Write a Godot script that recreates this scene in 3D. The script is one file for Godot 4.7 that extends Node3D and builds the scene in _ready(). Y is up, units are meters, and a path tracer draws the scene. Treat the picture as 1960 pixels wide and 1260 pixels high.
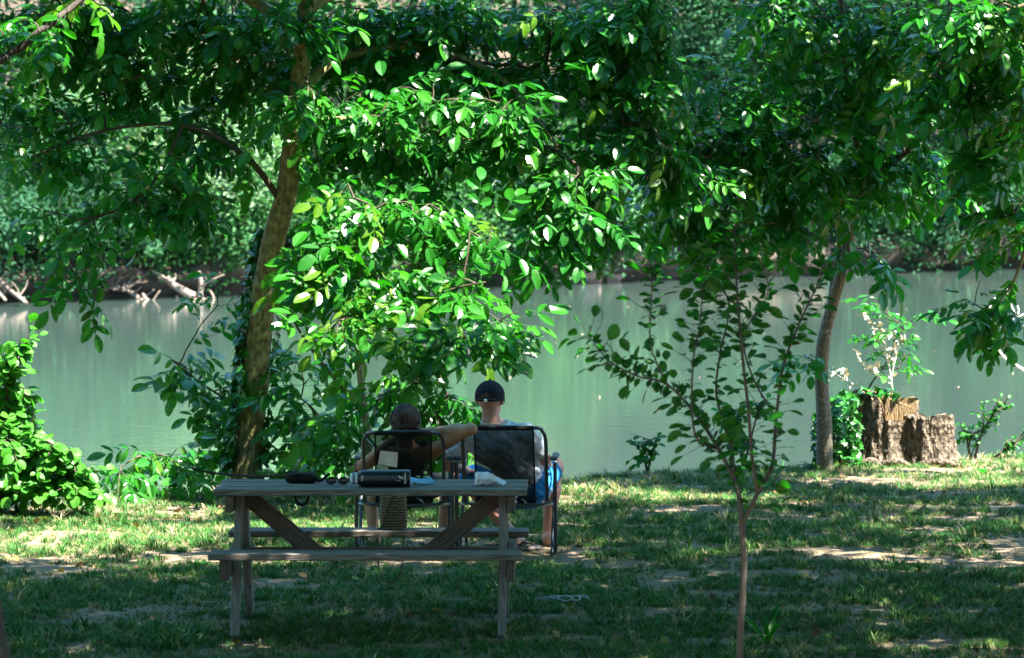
extends Node3D
# A shaded river bank: picnic table, a couple on folding chairs, walnut trees, slow green river, wooded far bank.

const F := 8100.0                       # focal length in photograph pixels
const CAM := Vector3(0, 2.8, 0)
const PITCH := -0.045525
const SUN_TO := Vector3(0.44, 0.84, 0.22)
var rng := RandomNumberGenerator.new()
var M := {}
var taken := {}
var noise_a := FastNoiseLite.new()
var noise_gap := FastNoiseLite.new()
var sun_to := SUN_TO.normalized()
var leaf_tints := []
var lit_spots := []

# ---------------------------------------------------------------- positions
func at(px: float, py: float, d: float) -> Vector3:
	var v := Vector3(px - 980.0, 630.0 - py, -F).rotated(Vector3.RIGHT, PITCH)
	return CAM + v * (d / -v.z)

func on_ground(px: float, py: float) -> Vector3:
	var v := Vector3(px - 980.0, 630.0 - py, -F).rotated(Vector3.RIGHT, PITCH)
	var p := CAM + v * (-CAM.y / v.y)
	p.y = ground_y(p.x, p.z)
	return p

func to_pixel(p: Vector3) -> Vector3:
	var v := (p - CAM).rotated(Vector3.RIGHT, -PITCH)
	return Vector3(980.0 + F * v.x / -v.z, 630.0 - F * v.y / -v.z, -v.z)

func bank_z(x: float) -> float:
	return -(34.65 + 0.62 * clampf(x, -30.0, 40.0)) + 0.35 * noise_a.get_noise_2d(x * 60.0, 7.0)

func shore_z(x: float) -> float:
	return -(108.0 + 0.96 * clampf(x, -45.0, 70.0))

func ground_y(x: float, z: float) -> float:
	var e := bank_z(x) - z              # > 0 past the edge
	var y := 0.035 * noise_a.get_noise_2d(x * 45.0, z * 45.0) + 0.012 * noise_a.get_noise_2d(x * 260.0, z * 260.0)
	if e > -0.5:
		y -= 1.5 * smoothstep(-0.5, 1.6, e)
	return y

# ---------------------------------------------------------------- naming
func numbered(called: String) -> String:
	var n: int = taken.get(called, 0)
	taken[called] = n + 1
	return called if n == 0 else "%s_%03d" % [called, n]

func tag(o: Node, label: String, category := "", group := "", kind := "") -> void:
	if label: o.set_meta("label", label)
	if category: o.set_meta("category", category)
	if group: o.set_meta("group", group)
	if kind: o.set_meta("kind", kind)

func thing(called: String, where: Vector3, label: String, category: String, group := "") -> Node3D:
	var o := Node3D.new()
	o.name = numbered(called)
	add_child(o)
	o.position = where
	tag(o, label, category, group)
	return o

func obj(called: String, st, m: Material, parent: Node = null, smooth := true) -> MeshInstance3D:
	var o := MeshInstance3D.new()
	if st is SurfaceTool:
		st.generate_normals()
		o.mesh = st.commit()
	else:
		o.mesh = st
	o.material_override = m
	if parent == null:
		o.name = numbered(called)
		add_child(o)
	else:
		o.name = called
		parent.add_child(o, true)
	return o

# ---------------------------------------------------------------- mesh helpers
func mb() -> SurfaceTool:
	var st := SurfaceTool.new()
	st.begin(Mesh.PRIMITIVE_TRIANGLES)
	st.set_color(Color.WHITE)
	st.set_smooth_group(0)
	return st

func quad(st: SurfaceTool, a: Vector3, b: Vector3, c: Vector3, d: Vector3) -> void:  # counter-clockwise seen from outside
	st.add_vertex(a); st.add_vertex(c); st.add_vertex(b)
	st.add_vertex(a); st.add_vertex(d); st.add_vertex(c)

func tri(st: SurfaceTool, a: Vector3, b: Vector3, c: Vector3) -> void:
	st.add_vertex(a); st.add_vertex(c); st.add_vertex(b)

func ring_frame(dir: Vector3, last: Vector3) -> Vector3:
	var s := last - dir * last.dot(dir)
	if s.length() < 0.01:
		s = Vector3.RIGHT if absf(dir.x) < 0.8 else Vector3.UP
		s = s - dir * s.dot(dir)
	return s.normalized()

func tube(st: SurfaceTool, pts: Array, radii: Array, sides := 8, bump := 0.0, seed_ := 0.0, caps := true) -> void:
	var side := Vector3.RIGHT
	var rings := []
	for i in pts.size():
		var dir: Vector3 = (pts[mini(i + 1, pts.size() - 1)] - pts[maxi(i - 1, 0)]).normalized()
		side = ring_frame(dir, side)
		var up := dir.cross(side)
		var ring := PackedVector3Array()
		for k in sides:
			var a := TAU * k / sides
			var r: float = radii[i]
			if bump > 0.0:
				r *= 1.0 + bump * noise_a.get_noise_3d(cos(a) * 90.0 + seed_, sin(a) * 90.0, i * 22.0)
			ring.append(pts[i] + (side * cos(a) + up * sin(a)) * r)
		rings.append(ring)
	for i in rings.size() - 1:
		for k in sides:
			var n := (k + 1) % sides
			quad(st, rings[i][k], rings[i][n], rings[i + 1][n], rings[i + 1][k])
	if caps:
		for e in [0, rings.size() - 1]:
			for k in range(1, sides - 1):
				if e == 0: tri(st, rings[e][0], rings[e][k + 1], rings[e][k])
				else: tri(st, rings[e][0], rings[e][k], rings[e][k + 1])

func smooth_path(ctrl: Array, per := 5) -> Array:
	var out := []
	for i in ctrl.size() - 1:
		var p0 = ctrl[maxi(i - 1, 0)]
		var p3 = ctrl[mini(i + 2, ctrl.size() - 1)]
		for k in per:
			out.append(ctrl[i].cubic_interpolate(ctrl[i + 1], p0, p3, float(k) / per))
	out.append(ctrl[-1])
	return out

func smooth_numbers(ctrl: Array, per := 5) -> Array:
	var out := []
	for i in ctrl.size() - 1:
		for k in per:
			out.append(lerpf(ctrl[i], ctrl[i + 1], float(k) / per))
	out.append(ctrl[-1])
	return out

func bevel_box(st: SurfaceTool, size: Vector3, c: float, xf := Transform3D()) -> void:
	var h := size / 2.0
	st.set_smooth_group(-1)
	var f := func(s: Vector3, axis: int) -> Vector3:   # corner sign s, on the face of this axis
		var v := Vector3(h.x * s.x, h.y * s.y, h.z * s.z)
		for a in 3:
			if a != axis: v[a] -= c * s[a]
		return xf * v
	var P := func(x, y, z): return Vector3(x, y, z)
	for sx in [-1, 1]:
		for axis in 3:
			var s := []
			for q in [[-1, -1], [1, -1], [1, 1], [-1, 1]]:
				var v := Vector3.ZERO
				v[axis] = sx; v[(axis + 1) % 3] = q[0]; v[(axis + 2) % 3] = q[1]
				s.append(f.call(v, axis))
			if sx > 0: quad(st, s[0], s[1], s[2], s[3])
			else: quad(st, s[3], s[2], s[1], s[0])
	for axis in 3:                                   # edges running along this axis
		var b := (axis + 1) % 3
		var d := (axis + 2) % 3
		for q in [[-1, -1], [1, -1], [1, 1], [-1, 1]]:
			var lo := Vector3.ZERO
			lo[axis] = -1; lo[b] = q[0]; lo[d] = q[1]
			var hi := lo
			hi[axis] = 1
			var e := [f.call(lo, b), f.call(lo, d), f.call(hi, d), f.call(hi, b)]
			if q[0] * q[1] > 0: quad(st, e[0], e[1], e[2], e[3])
			else: quad(st, e[3], e[2], e[1], e[0])
	for x in [-1, 1]:
		for y in [-1, 1]:
			for z in [-1, 1]:
				var s := Vector3(x, y, z)
				if x * y * z > 0: tri(st, f.call(s, 0), f.call(s, 1), f.call(s, 2))
				else: tri(st, f.call(s, 2), f.call(s, 1), f.call(s, 0))

func board(called: String, size: Vector3, xf: Transform3D, m: Material, parent: Node, c := 0.004) -> MeshInstance3D:
	var st := mb()
	bevel_box(st, size, c)
	var o := obj(called, st, m, parent)
	o.transform = xf
	return o

func lathe(st: SurfaceTool, profile: Array, sides: int, xf := Transform3D()) -> void:  # [radius, height] from low to high
	for i in profile.size() - 1:
		for k in sides:
			var a := TAU * k / sides
			var b := TAU * (k + 1) / sides
			var p0: Array = profile[i]
			var p1: Array = profile[i + 1]
			quad(st, xf * Vector3(sin(a) * p0[0], p0[1], cos(a) * p0[0]), xf * Vector3(sin(b) * p0[0], p0[1], cos(b) * p0[0]),
				xf * Vector3(sin(b) * p1[0], p1[1], cos(b) * p1[0]), xf * Vector3(sin(a) * p1[0], p1[1], cos(a) * p1[0]))

func aim(p: Vector3, y_dir: Vector3, z_dir: Vector3, s := 1.0) -> Transform3D:
	var y := y_dir.normalized()
	var z := z_dir - y * z_dir.dot(y)
	if z.length() < 0.001:
		z = Vector3(0.3, 0.7, 0.6) - y * Vector3(0.3, 0.7, 0.6).dot(y)
	z = z.normalized()
	return Transform3D(Basis(y.cross(z), y, z).scaled(Vector3.ONE * s), p)

func rand_dir() -> Vector3:
	var v := Vector3(rng.randfn(), rng.randfn(), rng.randfn())
	return v.normalized() if v.length() > 0.001 else Vector3.UP

# ---------------------------------------------------------------- materials
func lin(r: float, g: float, b: float) -> Color:
	return Color(r, g, b).linear_to_srgb()

func noise_tex(freq: float, ramp: Array, size := 512, octaves := 5, seed_ := 1, kind := FastNoiseLite.TYPE_SIMPLEX_SMOOTH) -> NoiseTexture2D:
	var n := FastNoiseLite.new()
	n.seed = seed_
	n.noise_type = kind
	n.frequency = freq
	n.fractal_octaves = octaves
	var t := NoiseTexture2D.new()
	t.width = size; t.height = size
	t.seamless = true
	t.noise = n
	if ramp:
		var g := Gradient.new()
		var offs := PackedFloat32Array()
		var cols := PackedColorArray()
		for e in ramp:
			offs.append(e[0]); cols.append(e[1])
		g.offsets = offs; g.colors = cols
		t.color_ramp = g
	return t

func mat(color: Color, rough := 0.8, spec := 0.5, metal := 0.0) -> StandardMaterial3D:
	var m := StandardMaterial3D.new()
	m.albedo_color = color
	m.roughness = rough
	m.metallic_specular = spec
	m.metallic = metal
	return m

func textured(ramp: Array, freq: float, scale: Vector3, rough: float, bump := 0.0, world := false, seed_ := 1, size := 512, oct := 5) -> StandardMaterial3D:
	var m := mat(Color.WHITE, rough, 0.4)
	m.albedo_texture = noise_tex(freq, ramp, size, oct, seed_)
	m.uv1_triplanar = true
	m.uv1_world_triplanar = world
	m.uv1_scale = scale
	if bump > 0.0:
		m.heightmap_enabled = true
		m.heightmap_texture = noise_tex(freq, [], size, oct, seed_)
		m.heightmap_scale = bump
	return m

func leaf_mat(rough: float, back: Color, spec := 0.5) -> StandardMaterial3D:
	var m := mat(Color.WHITE, rough, spec)
	m.vertex_color_use_as_albedo = true
	m.backlight_enabled = true
	m.backlight = back
	m.cull_mode = BaseMaterial3D.CULL_DISABLED
	return m

func make_materials() -> void:
	M.bark = textured([[0.0, lin(0.045, 0.036, 0.016)], [0.4, lin(0.125, 0.108, 0.042)], [0.65, lin(0.22, 0.195, 0.08)], [1.0, lin(0.35, 0.32, 0.17)]], 0.012, Vector3(3.0, 1.6, 3.0), 0.9, 1.4, false, 3)
	M.pale_bark = textured([[0.0, lin(0.1, 0.085, 0.06)], [0.5, lin(0.24, 0.21, 0.15)], [1.0, lin(0.48, 0.44, 0.36)]], 0.02, Vector3(5.0, 3.0, 5.0), 0.85, 0.5, false, 5)
	M.grey_bark = textured([[0.0, lin(0.05, 0.042, 0.03)], [0.5, lin(0.13, 0.11, 0.08)], [1.0, lin(0.3, 0.27, 0.21)]], 0.02, Vector3(4.0, 2.4, 4.0), 0.9, 0.6, false, 6)
	M.dark_bark = textured([[0.0, lin(0.02, 0.016, 0.012)], [0.5, lin(0.05, 0.04, 0.03)], [1.0, lin(0.1, 0.085, 0.065)]], 0.015, Vector3(3.0, 1.2, 3.0), 0.92, 1.6, false, 8)
	M.twig = textured([[0.0, lin(0.03, 0.022, 0.014)], [1.0, lin(0.11, 0.085, 0.055)]], 0.03, Vector3(6, 6, 6), 0.85)
	M.sapling = textured([[0.0, lin(0.03, 0.026, 0.02)], [1.0, lin(0.1, 0.088, 0.07)]], 0.03, Vector3(8, 3, 8), 0.8, 0.1)
	M.dead_wood = textured([[0.0, lin(0.1, 0.07, 0.055)], [0.6, lin(0.22, 0.17, 0.135)], [1.0, lin(0.36, 0.29, 0.24)]], 0.02, Vector3(3, 3, 3), 0.9)
	M.white_twig = textured([[0.0, lin(0.5, 0.46, 0.4)], [1.0, lin(0.78, 0.75, 0.7)]], 0.03, Vector3(8, 8, 8), 0.9)
	M.leaf = leaf_mat(0.31, lin(0.62, 1.0, 0.3), 0.5)
	M.small_leaf = leaf_mat(0.45, lin(0.62, 1.0, 0.3), 0.4)
	M.far_leaf = leaf_mat(0.6, lin(0.5, 0.7, 0.15), 0.3)
	M.grass = leaf_mat(0.6, lin(0.3, 0.5, 0.1), 0.35)
	M.dry_leaf = leaf_mat(0.8, lin(0.3, 0.25, 0.12), 0.3)
	leaf_tints = [Color(0.024, 0.165, 0.012), Color(0.018, 0.14, 0.012), Color(0.036, 0.195, 0.013), Color(0.016, 0.12, 0.014), Color(0.09, 0.21, 0.014), Color(0.02, 0.15, 0.018), Color(0.048, 0.22, 0.016), Color(0.07, 0.245, 0.022)]
	var wood := func(seed_: int, a: Color, b: Color, c: Color) -> StandardMaterial3D:
		return textured([[0.0, a], [0.45, b], [1.0, c]], 0.02, Vector3(0.45, 9.0, 9.0), 0.78, 0.35, false, seed_)
	M.plank = []
	for k in 3:
		M.plank.append(wood.call(11 + k, lin(0.045, 0.042, 0.036), lin(0.13 + 0.012 * k, 0.122, 0.1), lin(0.28, 0.265, 0.225)))
	M.beam = textured([[0.0, lin(0.045, 0.034, 0.024)], [0.5, lin(0.105, 0.08, 0.058)], [1.0, lin(0.19, 0.155, 0.12)]], 0.02, Vector3(9.0, 0.5, 9.0), 0.85, 0.3, false, 17)
	M.post = textured([[0.0, lin(0.09, 0.078, 0.068)], [0.5, lin(0.19, 0.165, 0.145)], [1.0, lin(0.32, 0.29, 0.26)]], 0.02, Vector3(9.0, 0.5, 9.0), 0.85, 0.3, false, 19)
	M.tube = mat(lin(0.05, 0.062, 0.075), 0.38, 0.5, 0.5)
	M.fabric = mat(Color(lin(0.01, 0.014, 0.015), 0.82), 0.85, 0.3)
	M.fabric.transparency = BaseMaterial3D.TRANSPARENCY_ALPHA
	M.fabric_edge = mat(lin(0.008, 0.009, 0.01), 0.8, 0.3)
	M.plastic = mat(lin(0.03, 0.045, 0.065), 0.45)
	M.skin_tan = textured([[0.0, lin(0.3, 0.15, 0.085)], [1.0, lin(0.4, 0.21, 0.125)]], 0.03, Vector3(6, 6, 6), 0.5)
	M.skin_pink = textured([[0.0, lin(0.44, 0.2, 0.15)], [1.0, lin(0.58, 0.31, 0.24)]], 0.03, Vector3(6, 6, 6), 0.5)
	M.hair = textured([[0.0, lin(0.01, 0.005, 0.0035)], [0.6, lin(0.026, 0.012, 0.007)], [1.0, lin(0.07, 0.032, 0.018)]], 0.03, Vector3(14, 2, 14), 0.6)
	M.hair_light = mat(lin(0.17, 0.075, 0.04), 0.5)
	M.short_hair = mat(lin(0.05, 0.025, 0.018), 0.7)
	var cloth := func(c: Color, c2: Color, seed_: int) -> StandardMaterial3D:
		var m: StandardMaterial3D = textured([[0.0, c], [1.0, c2]], 0.05, Vector3(5, 5, 5), 0.9, 0.25, false, seed_)
		return m
	M.shirt = cloth.call(lin(0.5, 0.52, 0.58), lin(0.64, 0.66, 0.7), 23)
	M.tank = cloth.call(lin(0.012, 0.012, 0.012), lin(0.026, 0.024, 0.023), 24)
	M.shorts = cloth.call(lin(0.008, 0.13, 0.33), lin(0.015, 0.2, 0.45), 25)
	M.woman_shorts = cloth.call(lin(0.012, 0.013, 0.016), lin(0.02, 0.022, 0.026), 26)
	M.cap = cloth.call(lin(0.004, 0.005, 0.01), lin(0.009, 0.011, 0.02), 27)
	M.black_cloth = cloth.call(lin(0.007, 0.007, 0.009), lin(0.016, 0.016, 0.018), 28)
	M.metal = mat(lin(0.6, 0.6, 0.6), 0.3, 0.5, 1.0)
	M.bottle = mat(lin(0.006, 0.009, 0.014), 0.33)
	M.white_plastic = mat(lin(0.6, 0.7, 0.74), 0.4)
	M.blue_plastic = mat(lin(0.05, 0.12, 0.22), 0.4)
	M.print = mat(lin(0.7, 0.74, 0.76), 0.6)
	M.dark_print = mat(lin(0.08, 0.08, 0.1), 0.8)
	M.paper = mat(lin(0.72, 0.74, 0.8), 0.85)
	M.dark_glass = mat(lin(0.02, 0.03, 0.04), 0.08)
	M.straw_bag = textured([[0.0, lin(0.16, 0.12, 0.08)], [0.5, lin(0.32, 0.26, 0.18)], [1.0, lin(0.46, 0.38, 0.28)]], 0.06, Vector3(9, 9, 9), 0.9, 0.4, false, 31)
	M.cord = mat(lin(0.34, 0.35, 0.36), 0.8)
	M.dark_core = mat(lin(0.035, 0.025, 0.017), 0.95)
	M.strap = mat(lin(0.03, 0.016, 0.01), 0.55)
	M.ivy = leaf_mat(0.4, lin(0.2, 0.3, 0.06))
# ---------------------------------------------------------------- leaves
func leaflet(st: SurfaceTool, xf: Transform3D, l: float, w: float, curl: float, fold: float, col: Color) -> void:
	# midrib along +y, upper face +z
	var ts := [0.0, 0.12, 0.34, 0.64, 0.88, 1.0]
	var ws := [0.04, 0.5, 0.93, 1.0, 0.56, 0.0]
	for side in [-1.0, 1.0]:
		st.set_smooth_group(1 if side > 0 else 2)
		st.set_color(col * (1.0 if side > 0 else 0.93))
		for i in 5:
			var a: float = ts[i]
			var b: float = ts[i + 1]
			var ma := xf * Vector3(0, l * a, -curl * l * a * a)
			var mb_ := xf * Vector3(0, l * b, -curl * l * b * b)
			var ea := xf * Vector3(side * w * ws[i], l * (a + 0.02), fold * w * ws[i] - curl * l * a * a)
			var eb := xf * Vector3(side * w * ws[i + 1], l * b, fold * w * ws[i + 1] - curl * l * b * b)
			if side > 0:
				if i == 4: tri(st, ma, ea, mb_)
				else: quad(st, ma, ea, eb, mb_)
			else:
				if i == 4: tri(st, ma, mb_, ea)
				else: quad(st, ma, mb_, eb, ea)

func compound_leaf(seed_: int, tint: Color) -> ArrayMesh:
	rng.seed = 900 + seed_
	var st := mb()
	var n := 2 + (seed_ * 2 + 1) % 3                    # pairs
	var slim := 1.0 if seed_ < 4 else 0.78
	var L := rng.randf_range(0.26, 0.34)
	var droop := rng.randf_range(0.15, 0.5)
	var spine := func(t: float) -> Vector3: return Vector3(0.02 * sin(t * 3.0), L * t, -droop * L * t * t * 0.8)
	st.set_color(tint * Color(1.3, 1.1, 1.1))
	st.set_smooth_group(0)
	var pts := []
	for k in 6: pts.append(spine.call(k / 5.0))
	tube(st, pts, [0.0022, 0.002, 0.0018, 0.0016, 0.0013, 0.001], 3, 0.0, 0.0, false)
	for k in n:
		var t := 0.34 + 0.56 * k / maxf(1.0, n - 1.0) - 0.05
		var sz := 0.072 + 0.06 * (k + 1.0) / n
		for s in [-1.0, 1.0]:
			var ang: float = s * rng.randf_range(0.85, 1.15)
			var b := Basis(Vector3.BACK, -ang) * Basis(Vector3.RIGHT, -rng.randf_range(0.1, 0.6)) * Basis(Vector3.UP, s * rng.randf_range(-0.2, 0.35))
			var l := sz * rng.randf_range(0.85, 1.15)
			leaflet(st, Transform3D(b, spine.call(t + rng.randf_range(-0.02, 0.02))), l, l * slim * rng.randf_range(0.2, 0.28), rng.randf_range(0.0, 0.45), rng.randf_range(0.05, 0.6), tint * rng.randf_range(0.85, 1.18))
	var l := rng.randf_range(0.135, 0.17)
	leaflet(st, Transform3D(Basis(Vector3.RIGHT, -rng.randf_range(0.2, 0.7)), spine.call(1.0)), l, l * 0.25, 0.2, 0.2, tint)
	st.generate_normals()
	return st.commit()

func simple_leaf(seed_: int, tint: Color) -> ArrayMesh:
	rng.seed = 700 + seed_
	var st := mb()
	st.set_color(tint)
	tube(st, [Vector3.ZERO, Vector3(0, 0.16, 0.01)], [0.018, 0.012], 3, 0.0, 0.0, false)
	leaflet(st, Transform3D(Basis(Vector3.RIGHT, -rng.randf_range(0.0, 0.3)), Vector3(0, 0.15, 0.01)), 0.9, rng.randf_range(0.27, 0.34), rng.randf_range(0.0, 0.3), rng.randf_range(0.05, 0.4), tint)
	st.generate_normals()
	return st.commit()

func ivy_leaf(seed_: int, tint: Color) -> ArrayMesh:
	rng.seed = 500 + seed_
	var st := mb()
	st.set_color(tint)
	var out := [Vector2(0, 0), Vector2(0.42, -0.12), Vector2(0.5, 0.18), Vector2(0.3, 0.35), Vector2(0.34, 0.62), Vector2(0.14, 0.62), Vector2(0, 1.0), Vector2(-0.14, 0.62), Vector2(-0.34, 0.62), Vector2(-0.3, 0.35), Vector2(-0.5, 0.18), Vector2(-0.42, -0.12)]
	var c := Vector3(0, 0.35, -0.06)
	for i in out.size():
		var a: Vector2 = out[i]
		var b: Vector2 = out[(i + 1) % out.size()]
		tri(st, c, Vector3(a.x, a.y, 0.05 * absf(a.x)), Vector3(b.x, b.y, 0.05 * absf(b.x)))
	st.generate_normals()
	return st.commit()

var leaf_sets := {}
func leaf_set(kind: String) -> Dictionary:      # white shapes for copies, tinted shapes for single leaves
	if not leaf_sets.has(kind):
		var d := {"plain": [], "tinted": []}
		var make: Callable = {"compound": compound_leaf, "simple": simple_leaf, "ivy": ivy_leaf}[kind]
		for s in (6 if kind == "compound" else 3):
			d.plain.append(make.call(s, Color.WHITE))
			var row := []
			for t in leaf_tints: row.append(make.call(s, t))
			d.tinted.append(row)
		leaf_sets[kind] = d
	return leaf_sets[kind]

# leaves: array of [Transform3D in world, tint index, shape index]; the ones that show largest become parts, the rest one mass
func foliage(root: Node3D, leaves: Array, kind: String, m: Material, most := 300, mass_name := "foliage", bright := 1.0) -> void:
	var sets := leaf_set(kind)
	var rank := []
	for i in leaves.size():
		var p: Vector3 = to_pixel(leaves[i][0].origin)
		if p.x > -20 and p.x < 1980 and p.y > -20 and p.y < 1280:
			rank.append([leaves[i][0].basis.y.length() / p.z * (0.6 + 0.4 * absf(leaves[i][0].basis.z.normalized().z)), i])
	rank.sort_custom(func(a, b): return a[0] > b[0])
	var chosen := {}
	for r in rank.slice(0, most):
		chosen[r[1]] = true
		var e: Array = leaves[r[1]]
		var o := MeshInstance3D.new()
		o.name = "leaf"
		o.mesh = sets.tinted[e[2]][e[1]]
		o.material_override = m
		root.add_child(o, true)
		o.transform = Transform3D(Basis(), -root.position) * e[0]
	var rest := []
	for s in sets.plain.size(): rest.append([])
	for i in leaves.size():
		if not chosen.has(i): rest[leaves[i][2]].append(leaves[i])
	for s in rest.size():
		if rest[s].is_empty(): continue
		var mm := MultiMesh.new()
		mm.transform_format = MultiMesh.TRANSFORM_3D
		mm.use_colors = true
		mm.mesh = sets.plain[s]
		mm.instance_count = rest[s].size()
		for i in rest[s].size():
			mm.set_instance_transform(i, Transform3D(Basis(), -root.position) * rest[s][i][0])
			mm.set_instance_color(i, leaf_tints[rest[s][i][1]] * bright)
		var o := MultiMeshInstance3D.new()
		o.name = mass_name
		o.multimesh = mm
		o.material_override = m
		o.set_meta("kind", "stuff")
		root.add_child(o, true)

# ---------------------------------------------------------------- branches
# paths: [[points], [radii]] drawn by hand; tips: where twigs end. Each twig grows from the nearest wood.
func grow(paths: Array, tips: Array, rise := 0.15, step := 0.17) -> Dictionary:
	var pos := PackedVector3Array()
	var par := PackedInt32Array()
	var fixed := PackedFloat32Array()
	for p in paths:
		var pts: Array = p[0]
		var start := -1
		if pos.size():
			var best := 1e9
			for i in pos.size():
				var dd := pos[i].distance_squared_to(pts[0])
				if dd < best: best = dd; start = i
		for i in pts.size():
			if i % 2 == 0 or i == pts.size() - 1:
				par.append(start); pos.append(pts[i]); fixed.append(p[1][i])
				start = pos.size() - 1
	var n_fixed := pos.size()
	var order := []
	for t in tips:
		var best := 1e9
		for i in n_fixed: best = minf(best, pos[i].distance_squared_to(t))
		order.append([best, t])
	order.sort_custom(func(a, b): return a[0] < b[0])
	var twigs := []
	for e in order:
		var t: Vector3 = e[1]
		var best := 1e9
		var j := 0
		for i in pos.size():
			var v := t - pos[i]
			var dd := v.length_squared()
			if dd < best and dd > 0.02: best = dd; j = i
		var a := pos[j]
		var dist := a.distance_to(t)
		var n := maxi(2, int(dist / step))
		var mid := a.lerp(t, 0.5) + Vector3(rng.randfn() * 0.06, rise, rng.randfn() * 0.06) * dist
		var chain := [j]
		for k in range(1, n + 1):
			var u := float(k) / n
			var q := a * (1 - u) * (1 - u) + mid * 2 * u * (1 - u) + t * u * u
			if k < n: q += rand_dir() * 0.012
			par.append(chain[-1]); pos.append(q); fixed.append(-1.0)
			chain.append(pos.size() - 1)
		twigs.append(chain)
	var burden := PackedFloat32Array()
	burden.resize(pos.size())
	for i in range(pos.size() - 1, n_fixed - 1, -1):
		burden[i] += 0.35
		if par[i] >= 0: burden[par[i]] += burden[i]
	return {"pos": pos, "par": par, "burden": burden, "n_fixed": n_fixed, "twigs": twigs}

func branch_mesh(g: Dictionary, origin: Vector3, thin := 0.0033) -> SurfaceTool:
	var st := mb()
	var pos: PackedVector3Array = g.pos
	for i in range(g.n_fixed, pos.size()):
		var j: int = g.par[i]
		var r0: float = minf(0.03, thin * pow(maxf(g.burden[j], 0.35) / 0.35, 0.36))
		var r1: float = minf(0.03, thin * pow(g.burden[i] / 0.35, 0.36))
		if j < g.n_fixed: r0 = r1 * 1.15
		tube(st, [pos[j] - origin, pos[i] - origin], [r0, r1], 5, 0.0, 0.0, false)
	return st

# leaves along the outer part of every twig
func leaves_on(g: Dictionary, per: int, size: Vector2, reach: float, tints: Array, shapes: int, droop := 0.35, face := Vector3.ZERO) -> Array:   # face: the open side that the leaves turn to
	var out := []
	var pos: PackedVector3Array = g.pos
	for chain in g.twigs:
		var tip := pos[chain[-1]]
		var dir := (tip - pos[chain[-2]]).normalized()
		var family: int = tints[rng.randi() % tints.size()]
		for k in per:
			var back := reach * k / maxf(1.0, per - 1.0)
			var p := tip
			var i: int = chain.size() - 1
			while i > 0 and back > 0.0:                    # walk back along the twig
				var a := pos[chain[i]]
				var b := pos[chain[i - 1]]
				var l := a.distance_to(b)
				if back <= l:
					p = a.lerp(b, back / maxf(l, 0.001)); dir = (a - b).normalized(); back = 0.0
				else:
					back -= l; i -= 1; p = b
			var side := dir.cross(Vector3.UP)
			side = side.normalized() if side.length() > 0.05 else Vector3.RIGHT
			var s := 1.0 if k % 2 == 0 else -1.0
			var way := dir * 0.6 + side * s * 0.9 + rand_dir() * 0.4 + Vector3.DOWN * droop * rng.randf_range(0.3, 1.7)
			if k == 0: way = dir + Vector3.DOWN * droop * 0.8 + rand_dir() * 0.2
			var up := Vector3.UP * 0.75 + sun_to * 0.5 + rand_dir() * 0.55 + face
			var tint: int = family if rng.randf() < 0.6 else tints[rng.randi() % tints.size()]
			out.append([aim(p, way, up, rng.randf_range(size.x, size.y) * (0.7 if rng.randf() < 0.25 else 1.0)), tint, rng.randi() % shapes])
	return out

func in_view(p: Vector3, grow_by := 60.0) -> bool:
	var q := to_pixel(p)
	return q.z > 1.0 and q.x > -grow_by and q.x < 1960 + grow_by and q.y > -grow_by and q.y < 1260 + grow_by

# the crowns leave openings where the photograph's ground, shrubs and branches stand in the sun
func shaded(p: Vector3) -> bool:
	var q := p - sun_to * (p.y / sun_to.y)
	var lit := 0.05
	for s in lit_spots:
		var dx: float = (q.x - s[0]) / s[2]
		var dz: float = (q.z - s[1]) / s[3]
		lit += s[4] * exp(-(dx * dx + dz * dz))
	var n := 0.5 + 0.75 * noise_gap.get_noise_2d(q.x * 100.0, q.z * 100.0)
	return n > lit

func blob_tips(blobs: Array) -> Array:     # [px, py, half width, half height, distance, half depth, count]
	var out := []
	for b in blobs:
		for k in int(b[6]):
			var v := rand_dir() * pow(rng.randf(), 0.4)
			out.append(at(b[0] + v.x * b[2], b[1] - v.y * b[3], b[4] + v.z * b[5]))
	return out

func crown_tips(centre: Vector3, half: Vector3, n: int, everywhere := false) -> Array:
	var out := []
	for k in n:
		var v := rand_dir() * pow(rng.randf(), 0.38)
		var p := centre + Vector3(v.x * half.x, v.y * half.y, v.z * half.z)
		if (everywhere or not in_view(p, 110.0)) and shaded(p): out.append(p)
	return out

func trunk_part(root: Node3D, ctrl: Array, radii: Array, m: Material, sides := 14, bump := 0.12, called := "trunk") -> Array:
	var pts := smooth_path(ctrl, 6)
	var rs := smooth_numbers(radii, 6)
	var st := mb()
	var loc := []
	for p in pts: loc.append(p - root.position)
	tube(st, loc, rs, sides, bump, root.position.x * 9.0)
	obj(called, st, m, root)
	return [pts, rs]
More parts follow.
